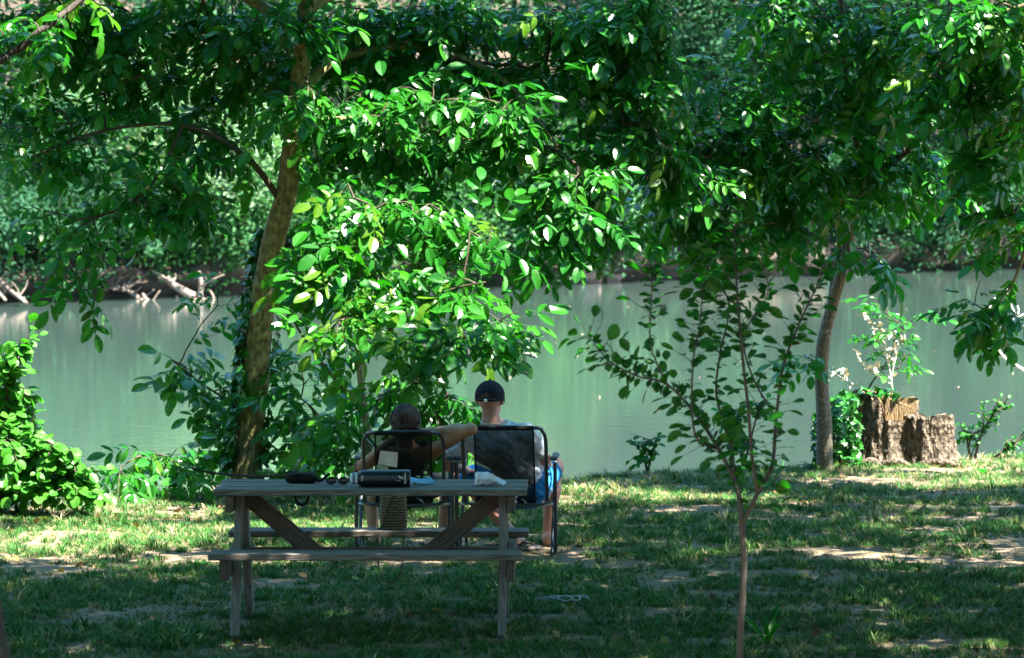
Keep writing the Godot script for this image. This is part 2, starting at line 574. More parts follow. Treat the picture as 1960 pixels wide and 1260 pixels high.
# ---------------------------------------------------------------- bodies
# bones: [a, b, radius a, radius b] tapered capsules or [centre, radii, basis] ellipsoids, blended and meshed as surface nets
func blob_mesh(bones: Array, cell: float, k: float, origin: Vector3, wrinkle := 0.0, cuts: Array = []) -> ArrayMesh:
	var lo := Vector3.ONE * 1e9
	var hi := -lo
	for b in bones:
		if b.size() == 4:
			for e in 2:
				var r: Vector3 = Vector3.ONE * b[2 + e]
				lo = lo.min(b[e] - r); hi = hi.max(b[e] + r)
		else:
			var r: Vector3 = Vector3.ONE * maxf(b[1].x, maxf(b[1].y, b[1].z))
			lo = lo.min(b[0] - r); hi = hi.max(b[0] + r)
	lo -= Vector3.ONE * (cell * 3 + k); hi += Vector3.ONE * (cell * 3 + k)
	var nx := int((hi.x - lo.x) / cell) + 2
	var ny := int((hi.y - lo.y) / cell) + 2
	var nz := int((hi.z - lo.z) / cell) + 2
	var f := PackedFloat32Array()
	f.resize(nx * ny * nz)
	f.fill(1.0)
	for b in bones:
		var cap: bool = b.size() == 4
		var a: Vector3 = b[0]
		var e: Vector3 = b[1] if cap else b[0]
		var rm: float = (maxf(b[2], b[3]) if cap else maxf(b[1].x, maxf(b[1].y, b[1].z))) + k * 1.5 + cell * 2
		var l: Vector3 = (a.min(e) - Vector3.ONE * rm - lo) / cell
		var h: Vector3 = (a.max(e) + Vector3.ONE * rm - lo) / cell
		var ba := e - a
		var l2 := maxf(ba.length_squared(), 1e-8)
		var inv: Basis = Basis() if cap else b[2].inverse()
		for z in range(maxi(0, int(l.z)), mini(nz, int(h.z) + 1)):
			for y in range(maxi(0, int(l.y)), mini(ny, int(h.y) + 1)):
				var i := (z * ny + y) * nx
				for x in range(maxi(0, int(l.x)), mini(nx, int(h.x) + 1)):
					var p := lo + Vector3(x, y, z) * cell - a
					var d: float
					if cap:
						var t := clampf(p.dot(ba) / l2, 0.0, 1.0)
						d = (p - ba * t).length() - lerpf(b[2], b[3], t)
					else:
						var q := inv * p
						var k0: float = (q / b[1]).length()
						var k1: float = (q / (b[1] * b[1])).length()
						d = k0 * (k0 - 1.0) / maxf(k1, 1e-6)
					var old := f[i + x]
					var m := clampf(0.5 + 0.5 * (old - d) / k, 0.0, 1.0)
					f[i + x] = lerpf(old, d, m) - k * m * (1.0 - m)
	if wrinkle > 0.0 or cuts:
		for z in nz:
			for y in ny:
				for x in nx:
					var i := (z * ny + y) * nx + x
					if absf(f[i]) < 0.08:
						var p := lo + Vector3(x, y, z) * cell
						if wrinkle > 0.0: f[i] += wrinkle * (noise_a.get_noise_3d(p.x * 900.0, p.y * 1900.0 + p.x * 1300.0, p.z * 900.0) + 0.5 * noise_a.get_noise_3d(p.x * 2600.0, p.y * 2600.0, p.z * 2600.0))
						for c in cuts: f[i] = maxf(f[i], (p - c[0]).dot(c[1]))
	var ids := {}
	var verts := PackedVector3Array()
	var sx := 1
	var sy := nx
	var sz := nx * ny
	var corner := [0, sx, sy, sx + sy, sz, sx + sz, sy + sz, sx + sy + sz]
	var cpos := [Vector3(0, 0, 0), Vector3(1, 0, 0), Vector3(0, 1, 0), Vector3(1, 1, 0), Vector3(0, 0, 1), Vector3(1, 0, 1), Vector3(0, 1, 1), Vector3(1, 1, 1)]
	var edges := [[0, 1], [2, 3], [4, 5], [6, 7], [0, 2], [1, 3], [4, 6], [5, 7], [0, 4], [1, 5], [2, 6], [3, 7]]
	for z in nz - 1:
		for y in ny - 1:
			for x in nx - 1:
				var i := (z * ny + y) * nx + x
				if absf(f[i]) > cell * 2.2: continue
				var neg := 0
				for c in 8:
					if f[i + corner[c]] < 0.0: neg += 1
				if neg == 0 or neg == 8: continue
				var sum := Vector3.ZERO
				var n := 0
				for e in edges:
					var u: float = f[i + corner[e[0]]]
					var v: float = f[i + corner[e[1]]]
					if (u < 0.0) != (v < 0.0):
						sum += cpos[e[0]].lerp(cpos[e[1]], u / (u - v))
						n += 1
				ids[i] = verts.size()
				verts.append(lo + (Vector3(x, y, z) + sum / n) * cell - origin)
	var index := PackedInt32Array()
	for i in ids:
		for axis in 3:
			var s: int = [sx, sy, sz][axis]
			var u: int = [sy, sz, sx][axis]
			var v: int = [sz, sx, sy][axis]
			if (f[i] < 0.0) == (f[i + s] < 0.0): continue
			if not (ids.has(i - u) and ids.has(i - v) and ids.has(i - u - v)): continue
			var q := [ids[i], ids[i - u], ids[i - u - v], ids[i - v]]
			if f[i] < 0.0: index.append_array([q[0], q[2], q[1], q[0], q[3], q[2]])
			else: index.append_array([q[0], q[1], q[2], q[0], q[2], q[3]])
	var st := SurfaceTool.new()
	var arr := []
	arr.resize(Mesh.ARRAY_MAX)
	arr[Mesh.ARRAY_VERTEX] = verts
	arr[Mesh.ARRAY_INDEX] = index
	var am := ArrayMesh.new()
	am.add_surface_from_arrays(Mesh.PRIMITIVE_TRIANGLES, arr)
	st.create_from(am, 0)
	st.generate_normals()
	return st.commit()

func join_meshes(list: Array) -> ArrayMesh:
	var st := SurfaceTool.new()
	st.begin(Mesh.PRIMITIVE_TRIANGLES)
	for m in list: st.append_from(m, 0, Transform3D())
	return st.commit()

func hand_bones(wrist: Vector3, dir: Vector3, back: Vector3, side: float, s := 1.0) -> Array:
	var y := dir.normalized()
	var z := (back - y * back.dot(y)).normalized()
	var x := y.cross(z) * side                     # towards the thumb
	var out := []
	for k in 4:
		var off: float = (1.5 - k) * 0.019 * s
		var knuckle := wrist + y * (0.085 - 0.006 * absf(k - 1.0)) * s + x * off
		out.append([wrist + x * off * 0.6 + y * 0.01, knuckle, 0.0125 * s, 0.0105 * s])
		var l: float = [0.07, 0.078, 0.072, 0.057][k] * s
		var p1 := knuckle + (y * 0.95 - z * 0.25).normalized() * l * 0.5
		var p2 := p1 + (y * 0.7 - z * 0.7).normalized() * l * 0.3
		var p3 := p2 + (y * 0.3 - z * 0.95).normalized() * l * 0.22
		out.append([knuckle, p1, 0.0098 * s, 0.0088 * s]); out.append([p1, p2, 0.0088 * s, 0.008 * s]); out.append([p2, p3, 0.008 * s, 0.0068 * s])
	var t0 := wrist + x * 0.022 * s + y * 0.022 * s
	var t1 := t0 + (x * 0.75 + y * 0.7 - z * 0.2).normalized() * 0.042 * s
	var t2 := t1 + (x * 0.3 + y * 0.9 - z * 0.4).normalized() * 0.032 * s
	out.append([t0, t1, 0.014 * s, 0.0105 * s]); out.append([t1, t2, 0.0105 * s, 0.008 * s])
	return out

func head_bones(c: Vector3, look: Vector3, s: float) -> Array:
	var b := Basis.looking_at(look, Vector3.UP)      # -z is the way the face points
	var p := func(x: float, y: float, z: float) -> Vector3: return c + b * (Vector3(x, y, z) * s)
	return [
		[p.call(0, 0.03, 0.01), Vector3(0.077, 0.093, 0.094) * s, b], [p.call(0, -0.035, -0.03), Vector3(0.06, 0.075, 0.062) * s, b],
		[p.call(-0.025, -0.085, -0.05), p.call(0.025, -0.085, -0.05), 0.024 * s, 0.024 * s],
		[p.call(0, 0.012, -0.088), p.call(0, -0.03, -0.108), 0.008 * s, 0.013 * s], [p.call(-0.012, -0.033, -0.098), p.call(0.012, -0.033, -0.098), 0.008 * s, 0.008 * s],
		[p.call(-0.036, 0.028, -0.074), p.call(-0.01, 0.026, -0.085), 0.01 * s, 0.01 * s], [p.call(0.036, 0.028, -0.074), p.call(0.01, 0.026, -0.085), 0.01 * s, 0.01 * s],
		[p.call(-0.032, 0.006, -0.074), p.call(-0.03, 0.006, -0.074), 0.012 * s, 0.012 * s], [p.call(0.032, 0.006, -0.074), p.call(0.03, 0.006, -0.074), 0.012 * s, 0.012 * s],
		[p.call(-0.02, -0.06, -0.084), p.call(0.02, -0.06, -0.084), 0.008 * s, 0.008 * s],
		[p.call(-0.08, 0.012, 0.008), Vector3(0.008, 0.031, 0.019) * s, b * Basis(Vector3.UP, -0.45)], [p.call(0.08, 0.012, 0.008), Vector3(0.008, 0.031, 0.019) * s, b * Basis(Vector3.UP, 0.45)],
		[p.call(-0.076, -0.014, 0.004), p.call(-0.077, -0.006, 0.006), 0.008 * s, 0.008 * s], [p.call(0.076, -0.014, 0.004), p.call(0.077, -0.006, 0.006), 0.008 * s, 0.008 * s],
	]

func seated_woman() -> void:
	var origin := Vector3(at(776, 900, 28.5).x, 0, -28.5)
	var t := thing("person", origin, "person with brown hair in a bun, black sleeveless top, hands behind the neck", "person")
	var pelvis := at(779, 938, 28.55)
	var belly := at(777, 902, 28.4)
	var chest := at(778, 876, 28.28)
	var neck := at(776, 846, 28.2)
	var head := at(776, 812, 28.17)
	var sl := at(741, 868, 28.24)
	var sr := at(826, 864, 28.2)
	var el := at(691, 893, 28.14)
	var er := at(901, 822, 27.92)
	var wl := at(752, 841, 28.12)
	var wr := at(808, 827, 28.26)
	var skin := [
		[pelvis + Vector3(-0.06, 0, 0), pelvis + Vector3(0.06, 0, 0), 0.11, 0.11], [pelvis, belly, 0.115, 0.1], [belly, chest, 0.1, 0.105],
		[chest, Vector3(0.135, 0.12, 0.092), Basis()], [sl, sr, 0.045, 0.045], [chest + Vector3(0, 0.05, 0), neck, 0.065, 0.047], [neck, head, 0.047, 0.05],
		[sl, el, 0.045, 0.034], [el, wl, 0.035, 0.024], [sr, er, 0.047, 0.035], [er, er.lerp(wr, 0.3), 0.034, 0.039], [er.lerp(wr, 0.3), wr, 0.039, 0.024], [er + Vector3(0.008, -0.004, 0.01), er, 0.028, 0.03], [sl, chest, 0.05, 0.07], [sr, chest, 0.05, 0.07],
	]
	for s in [-1, 1]:
		var hip := pelvis + Vector3(0.085 * s, -0.01, -0.03)
		var knee := at(706 if s < 0 else 862, 915, 29.0)
		var ankle := at(717 if s < 0 else 845, 1036, 28.86)
		skin.append([hip, knee, 0.083, 0.056]); skin.append([knee, knee.lerp(ankle, 0.35) + Vector3(0, 0, 0.02), 0.053, 0.05]); skin.append([knee.lerp(ankle, 0.35) + Vector3(0, 0, 0.02), ankle, 0.05, 0.032])
		var heel := Vector3(ankle.x, 0.035, ankle.z + 0.02)
		skin.append([ankle, heel, 0.034, 0.03]); skin.append([heel, Vector3(ankle.x + 0.02 * s, 0.024, ankle.z - 0.16), 0.032, 0.02])
	var list := [blob_mesh(skin, 0.012, 0.03, origin), blob_mesh(head_bones(head, Vector3(0.05, 0.12, -1), 0.98), 0.005, 0.014, origin),
		blob_mesh(hand_bones(wl, Vector3(0.9, 0.15, 0.1), Vector3(0, 0.1, 1), 1.0, 0.92), 0.004, 0.006, origin), blob_mesh(hand_bones(wr, Vector3(-0.9, 0.1, 0.1), Vector3(0, 0.1, 1), -1.0, 0.92), 0.004, 0.006, origin)]
	obj("body", join_meshes(list), M.skin_tan, t)
	var top := [
		[pelvis, belly, 0.125, 0.113], [belly, chest, 0.113, 0.117], [chest, Vector3(0.148, 0.115, 0.104), Basis()],
		[chest + Vector3(-0.08, 0.06, 0.01), sl + Vector3(0.045, 0.04, 0.0), 0.05, 0.03], [chest + Vector3(0.08, 0.06, 0.01), sr + Vector3(-0.045, 0.04, 0.0), 0.05, 0.03],
		[sl + Vector3(0.045, 0.035, 0.0), sl + Vector3(0.06, 0.03, -0.05), 0.028, 0.03], [sr + Vector3(-0.045, 0.035, 0.0), sr + Vector3(-0.06, 0.03, -0.05), 0.028, 0.03],
	]
	obj("tank_top", blob_mesh(top, 0.01, 0.025, origin, 0.004), M.tank, t)
	var low := [[pelvis + Vector3(-0.06, 0, 0), pelvis + Vector3(0.06, 0, 0), 0.122, 0.122]]
	for s in [-1, 1]:
		low.append([pelvis + Vector3(0.085 * s, -0.01, -0.03), (pelvis + Vector3(0.085 * s, -0.01, -0.03)).lerp(at(706 if s < 0 else 862, 915, 29.0), 0.45), 0.095, 0.085])
	obj("shorts", blob_mesh(low, 0.012, 0.03, origin, 0.004), M.woman_shorts, t)
	# hair: a cap over the skull, strands drawn back to a loose bun at the nape
	var hair := [[head + Vector3(0.0, 0.032, 0.012), Vector3(0.098, 0.106, 0.108), Basis()], [head + Vector3(0.0, -0.03, 0.05), Vector3(0.09, 0.075, 0.06), Basis()]]
	var hm := obj("hair", blob_mesh(hair, 0.007, 0.03, origin, 0.003, [[head + Vector3(0, 0.0, -0.055), Vector3(0, -0.35, -0.93)]]), M.hair, t)
	rng.seed = 41
	var bun := head + Vector3(0.016, -0.036, 0.118)
	for pass_ in 2:
		var st := mb()
		for k in (420 if pass_ == 0 else 170):
			var a := rng.randf_range(-1.45, 1.45)
			var start := Vector3(sin(a) * 0.097, 0.03 + cos(a) * 0.104, rng.randf_range(-0.06, 0.02))
			if pass_ == 1: start = Vector3(sin(a) * 0.085, 0.03 + cos(a) * rng.randf_range(0.03, 0.085), 0.07)
			var pts := []
			var rs := []
			var end := bun - head + Vector3(rng.randfn() * 0.02, rng.randfn() * 0.012, 0)
			for i in 9:
				var u := i / 8.0
				var q := start.lerp(end, u)
				var c := Vector3(0, 0.025, 0.012)
				var v := q - c
				var shell := Vector3(v.x / 0.101, v.y / 0.109, v.z / 0.112)
				q = c + v * (1.0 / maxf(shell.length(), 0.3)) * (1.0 + 0.045 * rng.randf())
				if u > 0.85: q = q.lerp(end, (u - 0.85) / 0.15)
				pts.append(head + q - origin); rs.append(0.0013)
			tube(st, pts, rs, 3, 0.0, 0.0, false)
		for k in (130 if pass_ == 0 else 80):                     # the bun's loops and loose ends
			var a := rng.randf() * TAU
			var r := rng.randf_range(0.018, 0.062)
			var pts := []
			var rs := []
			for i in 7:
				var u := i / 6.0
				var b := a + u * rng.randf_range(1.5, 3.5)
				pts.append(bun + Vector3(cos(b) * r * 1.35, sin(b) * r * 0.7 - 0.012 * u, 0.03 * sin(u * PI) + rng.randfn() * 0.006) - origin); rs.append(0.0014)
			tube(st, pts, rs, 3, 0.0, 0.0, false)
		for k in 26:                                             # wisps that have slipped out
			var p0 := bun + Vector3(rng.randf_range(-0.02, 0.06), rng.randf_range(-0.02, 0.02), 0)
			var p1 := p0 + Vector3(rng.randf_range(-0.02, 0.05), rng.randf_range(-0.05, 0.0), 0.01)
			var p2 := p1 + Vector3(rng.randf_range(-0.02, 0.04), rng.randf_range(-0.05, 0.02), 0)
			tube(st, smooth_path([p0 - origin, p1 - origin, p2 - origin], 3), smooth_numbers([0.0012, 0.001, 0.0006], 3), 3, 0.0, 0.0, false)
		obj("bun" if pass_ == 0 else "hair_strand", st, M.hair if pass_ == 0 else M.hair_light, hm)

func seated_man() -> void:
	var origin := Vector3(at(975, 900, 28.5).x, 0, -28.5)
	var t := thing("person", origin, "person in a white T-shirt, blue shorts and dark cap seated facing the river", "person")
	var pelvis := at(990, 932, 28.42)
	var belly := at(984, 895, 28.34)
	var chest := at(958, 852, 28.24)
	var neck := at(940, 812, 28.2)
	var head := at(938, 768, 28.2)
	var sl := at(891, 838, 28.24)
	var sr := at(1010, 832, 28.22)
	var el := at(860, 890, 28.22)
	var er := at(1040, 878, 28.32)
	var wl := at(893, 901, 28.56)
	var wr := at(1049, 890, 28.68)
	var legs := [[at(955, 940, 28.45), at(890, 910, 28.9), at(984, 1028, 28.82), 0.06], [at(1010, 942, 28.45), at(1060, 893, 28.88), at(1049, 1030, 28.9), 0.0]]
	var skin := [
		[pelvis + Vector3(-0.07, 0, 0), pelvis + Vector3(0.07, 0, 0), 0.115, 0.115], [pelvis, belly, 0.125, 0.12], [belly, chest, 0.12, 0.12], [chest, Vector3(0.18, 0.15, 0.105), Basis(Vector3.BACK, 0.18)],
		[sl, sr, 0.058, 0.058], [chest + Vector3(0, 0.08, 0), neck, 0.09, 0.062], [neck, head + Vector3(0, -0.02, 0.01), 0.06, 0.058],
		[sl, el, 0.055, 0.042], [el, wl, 0.043, 0.029], [sr, er, 0.055, 0.042], [er, wr, 0.043, 0.029],
	]
	for l in legs:
		skin.append([l[0], l[1], 0.095, 0.066])
		var calf: Vector3 = l[1].lerp(l[2], 0.32) + Vector3(0, 0, 0.025)
		skin.append([l[1], calf, 0.06, 0.058]); skin.append([calf, l[2], 0.058, 0.036])
		var heel := Vector3(l[2].x, 0.04, l[2].z + 0.035)
		skin.append([l[2], heel, 0.037, 0.034]); skin.append([heel, Vector3(l[2].x + l[3], 0.026, l[2].z - 0.17), 0.036, 0.022])
	var list := [blob_mesh(skin, 0.012, 0.03, origin), blob_mesh(head_bones(head, Vector3(0.25, -0.05, -1), 1.08), 0.005, 0.014, origin),
		blob_mesh(hand_bones(wl, Vector3(0.2, -0.1, -1), Vector3(0, 1, 0), 1.0, 1.05), 0.004, 0.006, origin), blob_mesh(hand_bones(wr, Vector3(0.1, -0.1, -1), Vector3(0, 1, 0), -1.0, 1.05), 0.004, 0.006, origin)]
	obj("body", join_meshes(list), M.skin_pink, t)
	var tee := [
		[pelvis + Vector3(-0.05, 0.02, 0), pelvis + Vector3(0.05, 0.02, 0), 0.13, 0.13], [pelvis + Vector3(0, 0.03, 0), belly, 0.145, 0.142], [belly, chest, 0.142, 0.138], [belly + Vector3(0.02, 0, 0), Vector3(0.175, 0.13, 0.13), Basis()],
		[chest, Vector3(0.197, 0.155, 0.12), Basis(Vector3.BACK, 0.18)], [sl + Vector3(0.01, 0, 0), sr - Vector3(0.01, 0, 0), 0.07, 0.07], [chest + Vector3(0, 0.08, 0), chest.lerp(neck, 0.72), 0.1, 0.072],
		[sl, sl.lerp(el, 0.62), 0.07, 0.07], [sr, sr.lerp(er, 0.62), 0.07, 0.07],
	]
	obj("t_shirt", blob_mesh(tee, 0.01, 0.025, origin, 0.012), M.shirt, t)
	var sh := [[pelvis + Vector3(-0.07, -0.01, 0), pelvis + Vector3(0.07, -0.01, 0), 0.135, 0.135]]
	for l in legs: sh.append([l[0], l[0].lerp(l[1], 0.74), 0.112, 0.098])
	obj("shorts", blob_mesh(sh, 0.011, 0.03, origin, 0.01), M.shorts, t)
	var hb := Basis.looking_at(Vector3(0.25, -0.05, -1), Vector3.UP)
	obj("hair", blob_mesh([[head + hb * Vector3(0, 0.034, 0.013), Vector3(0.086, 0.096, 0.104), hb]], 0.006, 0.01, origin, 0.0, [[head + Vector3(0, 0.018, 0), Vector3(0, -1, 0)]]), M.short_hair, t)
	# cap: a dome with the gap above the strap at the back, a peak at the front
	var cap := Node3D.new()
	cap.name = "cap"
	t.add_child(cap)
	cap.transform = Transform3D(hb * Basis(Vector3.RIGHT, 0.06), head + hb * Vector3(0, 0.034, 0.008) - origin)
	var st := mb()
	var nu := 48
	var nv := 14
	var pt := func(u: int, v: int) -> Vector3:
		var a := TAU * u / nu
		var b := float(v) / nv * 1.72
		var seam := 1.0 - 0.008 * pow(absf(cos(a * 3.0)), 8.0)
		return Vector3(sin(a) * sin(b) * 0.1 * seam, cos(b) * 0.106 * seam if b < 1.57 else cos(b) * 0.2, cos(a) * sin(b) * 0.116 * seam)
	for u in nu:
		for v in nv:
			var um: int = u if u < nu / 2 else u - nu
			if v >= 10 and pow((um + 0.5) / 5.6, 2) + pow((14 - v - 0.5) / 3.6, 2) < 1.0: continue
			quad(st, pt.call(u, v + 1), pt.call(u + 1, v + 1), pt.call(u + 1, v), pt.call(u, v))
	obj("crown", st, M.cap, cap)
	st = mb()
	var band := []
	var rr := []
	for i in 17:
		var a := lerpf(-0.85, 0.85, i / 16.0)
		band.append(Vector3(sin(a) * 0.103, -0.022, cos(a) * 0.119)); rr.append(0.008)
	tube(st, band, rr, 6)
	obj("strap", st, M.cap, cap)
	board("buckle", Vector3(0.022, 0.022, 0.008), Transform3D(Basis(), Vector3(0.004, -0.022, 0.129)), M.metal, cap, 0.003)
	st = mb()
	var grid := func(u: float, v: float, y: float) -> Vector3: return Vector3(sin(u) * (0.097 + 0.005 * v), -0.02 - 0.02 * v + y - 0.03 * u * u * v * 0.4, -cos(u) * 0.112 - v * 0.07 * cos(u * 1.25))
	for i in 14:
		for j in 4:
			var u0 := lerpf(-1.2, 1.2, i / 14.0)
			var u1 := lerpf(-1.2, 1.2, (i + 1) / 14.0)
			quad(st, grid.call(u0, j / 4.0, 0.0), grid.call(u1, j / 4.0, 0.0), grid.call(u1, (j + 1) / 4.0, 0.0), grid.call(u0, (j + 1) / 4.0, 0.0))
			quad(st, grid.call(u0, (j + 1) / 4.0, -0.004), grid.call(u1, (j + 1) / 4.0, -0.004), grid.call(u1, j / 4.0, -0.004), grid.call(u0, j / 4.0, -0.004))
	obj("peak", st, M.cap, cap)
	st = mb()
	lathe(st, [[0.0, 0.012], [0.006, 0.01], [0.008, 0.005], [0.008, 0.0]], 10, Transform3D(Basis(), Vector3(0, 0.104, 0)))
	obj("button", st, M.cap, cap)
	st = mb()
	var ring := []
	var r2 := []
	for i in 25:
		var a := TAU * i / 24.0
		ring.append(neck + Vector3(sin(a) * 0.071, 0.016 - 0.012 * cos(a), cos(a) * 0.071) - origin); r2.append(0.0028)
	tube(st, ring, r2, 5, 0.0, 0.0, false)
	obj("necklace", st, M.paper, t)

# ---------------------------------------------------------------- folding chairs
func folding_chair(px: float, top_py: float, d: float, turn: float, w: float, label: String, tagged: bool) -> Node3D:
	var foot := at(px, 900, d + 0.3)
	foot.y = 0.0
	var t := thing("folding_chair", foot, label, "chair", "folding camping chairs on the bank")
	t.rotation.y = turn
	var top := at(px, top_py, d).y
	var h := w / 2.0
	var zt := 0.33                       # towards the camera: the back leans this way
	var back := func(u: float) -> Vector3: return Vector3(0, lerpf(0.35, top, u), lerpf(0.06, zt, u))
	var st := mb()
	var ctrl := [Vector3(-h, 0.35, 0.06), Vector3(-h, 0, 0) + back.call(0.5), Vector3(-h, 0, 0) + back.call(0.84), Vector3(-h + 0.02, 0, 0) + back.call(0.95), Vector3(-h + 0.075, 0, 0) + back.call(1.0),
		Vector3(h - 0.075, 0, 0) + back.call(1.0), Vector3(h - 0.02, 0, 0) + back.call(0.95), Vector3(h, 0, 0) + back.call(0.84), Vector3(h, 0, 0) + back.call(0.5), Vector3(h, 0.35, 0.06)]
	var pts := smooth_path(ctrl, 6)
	var rs := []
	for p in pts: rs.append(0.0125)
	tube(st, pts, rs, 8)
	obj("back_frame", st, M.tube, t)
	# seat frame: a rounded loop, its back bar hanging lower
	st = mb()
	ctrl = [Vector3(-h, 0.41, -0.46), Vector3(-h, 0.385, -0.1), Vector3(-h + 0.005, 0.365, 0.06), Vector3(-h + 0.06, 0.345, 0.1), Vector3(0, 0.34, 0.11), Vector3(h - 0.06, 0.345, 0.1), Vector3(h - 0.005, 0.365, 0.06), Vector3(h, 0.385, -0.1), Vector3(h, 0.41, -0.46), Vector3(h - 0.06, 0.41, -0.5), Vector3(-h + 0.06, 0.41, -0.5), Vector3(-h, 0.41, -0.46)]
	pts = smooth_path(ctrl, 4)
	rs = []
	for p in pts: rs.append(0.0115)
	tube(st, pts, rs, 8, 0.0, 0.0, false)
	obj("seat_frame", st, M.tube, t)
	for s in [-1.0, 1.0]:
		var o: float = s * (h + 0.032)
		st = mb()
		ctrl = [Vector3(o, 0.655, -0.34), Vector3(o, 0.6, -0.36), Vector3(o, 0.3, -0.16), Vector3(o, 0.08, 0.02), Vector3(o, 0.016, 0.07)]
		pts = smooth_path(ctrl, 4); rs = []
		for p in pts: rs.append(0.0115)
		tube(st, pts, rs, 8)
		obj("leg", st, M.tube, t)
		st = mb()
		o = s * (h + 0.055)
		ctrl = [Vector3(o, 0.63, 0.12), Vector3(o, 0.5, 0.11), Vector3(o, 0.12, 0.05), Vector3(o, 0.04, 0.03), Vector3(o - s * 0.02, 0.014, -0.03), Vector3(o - s * 0.03, 0.013, -0.34), Vector3(o - s * 0.03, 0.02, -0.4), Vector3(o - s * 0.03, 0.1, -0.4)]
		pts = smooth_path(ctrl, 4); rs = []
		for p in pts: rs.append(0.0125)
		tube(st, pts, rs, 8)
		obj("leg", st, M.tube, t)
		board("armrest", Vector3(0.05, 0.028, 0.44), Transform3D(Basis(), Vector3(s * (h + 0.045), 0.655, -0.1)), M.plastic, t, 0.009)
		st = mb()
		tube(st, [Vector3(s * (h - 0.02), 0.345, 0.07), Vector3(s * (h + 0.06), 0.345, 0.07)], [0.009, 0.009], 6)
		obj("rivet", st, M.metal, t)
		st = mb()
		tube(st, [Vector3(s * h * 0.5, 0.355, 0.1), Vector3(s * h * 0.5 - s * 0.02, 0.375, 0.08), Vector3(s * h * 0.5 - s * 0.05, 0.385, 0.05)], [0.005, 0.005, 0.005], 5)
		obj("hook", st, M.metal, t)
	# woven fabric: back sling and sagging seat
	var hw := h - 0.08
	for part in 2:
		st = mb()
		var at_ := func(u: float, v: float) -> Vector3:
			var x := lerpf(-hw, hw, u)
			var sag := 1.0 - pow(2.0 * u - 1.0, 2)
			if part == 0: return Vector3(x, 0, 0) + back.call(v) + Vector3(0, 0, 0.012 - 0.03 * sag * (1.0 - v * 0.7))
			return Vector3(x, lerpf(0.36, 0.4, v) - 0.085 * sag * sin(clampf(v * 1.1, 0, 1) * PI), lerpf(0.06, -0.49, v))
		for i in 12:
			for j in 12:
				quad(st, at_.call(i / 12.0, j / 12.0), at_.call((i + 1) / 12.0, j / 12.0), at_.call((i + 1) / 12.0, (j + 1) / 12.0), at_.call(i / 12.0, (j + 1) / 12.0))
		obj(["back_sling", "seat_sling"][part], st, M.fabric, t)
		for s in [0.0, 1.0]:
			st = mb()
			pts = []; rs = []
			for j in 13:
				pts.append(at_.call(s, j / 12.0)); rs.append(0.006)
			tube(st, pts, rs, 6)
			obj("hem", st, M.fabric_edge, t)
	st = mb()
	tube(st, [Vector3(-hw, 0, 0.004) + back.call(0.995), Vector3(hw, 0, 0.004) + back.call(0.995)], [0.0165, 0.0165], 10)
	obj("sleeve", st, M.fabric_edge, t)
	if tagged:
		st = mb()
		var c: Vector3 = back.call(0.64) + Vector3(-hw + 0.085, 0, 0.03)
		var n := 8
		var f := func(i: int, j: int) -> Vector3:
			var u := float(i) / n - 0.5
			var v := float(j) / n - 0.5
			return c + Vector3(u * 0.122 + v * 0.012 - 0.01 * u * v, v * 0.098 - 0.012 * u - 0.02 * u * maxf(0, -v), 0.006 * sin(u * 5.0) + 0.012 * v * v + v * 0.045)
		for i in n:
			for j in n: quad(st, f.call(i, j), f.call(i + 1, j), f.call(i + 1, j + 1), f.call(i, j + 1))
		var lab := obj("care_label", st, M.paper, t)
		tag(lab, "white printed care label sewn to the sling")
		rng.seed = 5
		st = mb()
		for row in 5:
			for k in 7:
				if rng.randf() < 0.45: continue
				var u := -0.36 + 0.11 * k + rng.randf() * 0.02
				var v := -0.36 + 0.15 * row
				var p := c + Vector3(u * 0.122 + v * 0.012, v * 0.098 - 0.012 * u, 0.006 * sin(u * 5.0) + 0.012 * v * v + v * 0.045 + 0.002)
				var l := rng.randf_range(0.003, 0.008)
				quad(st, p, p + Vector3(l, 0, 0), p + Vector3(l, rng.randf_range(0.002, 0.006), 0.001), p + Vector3(0, 0.003, 0.001))
		obj("print", st, M.dark_print, lab)
	return t

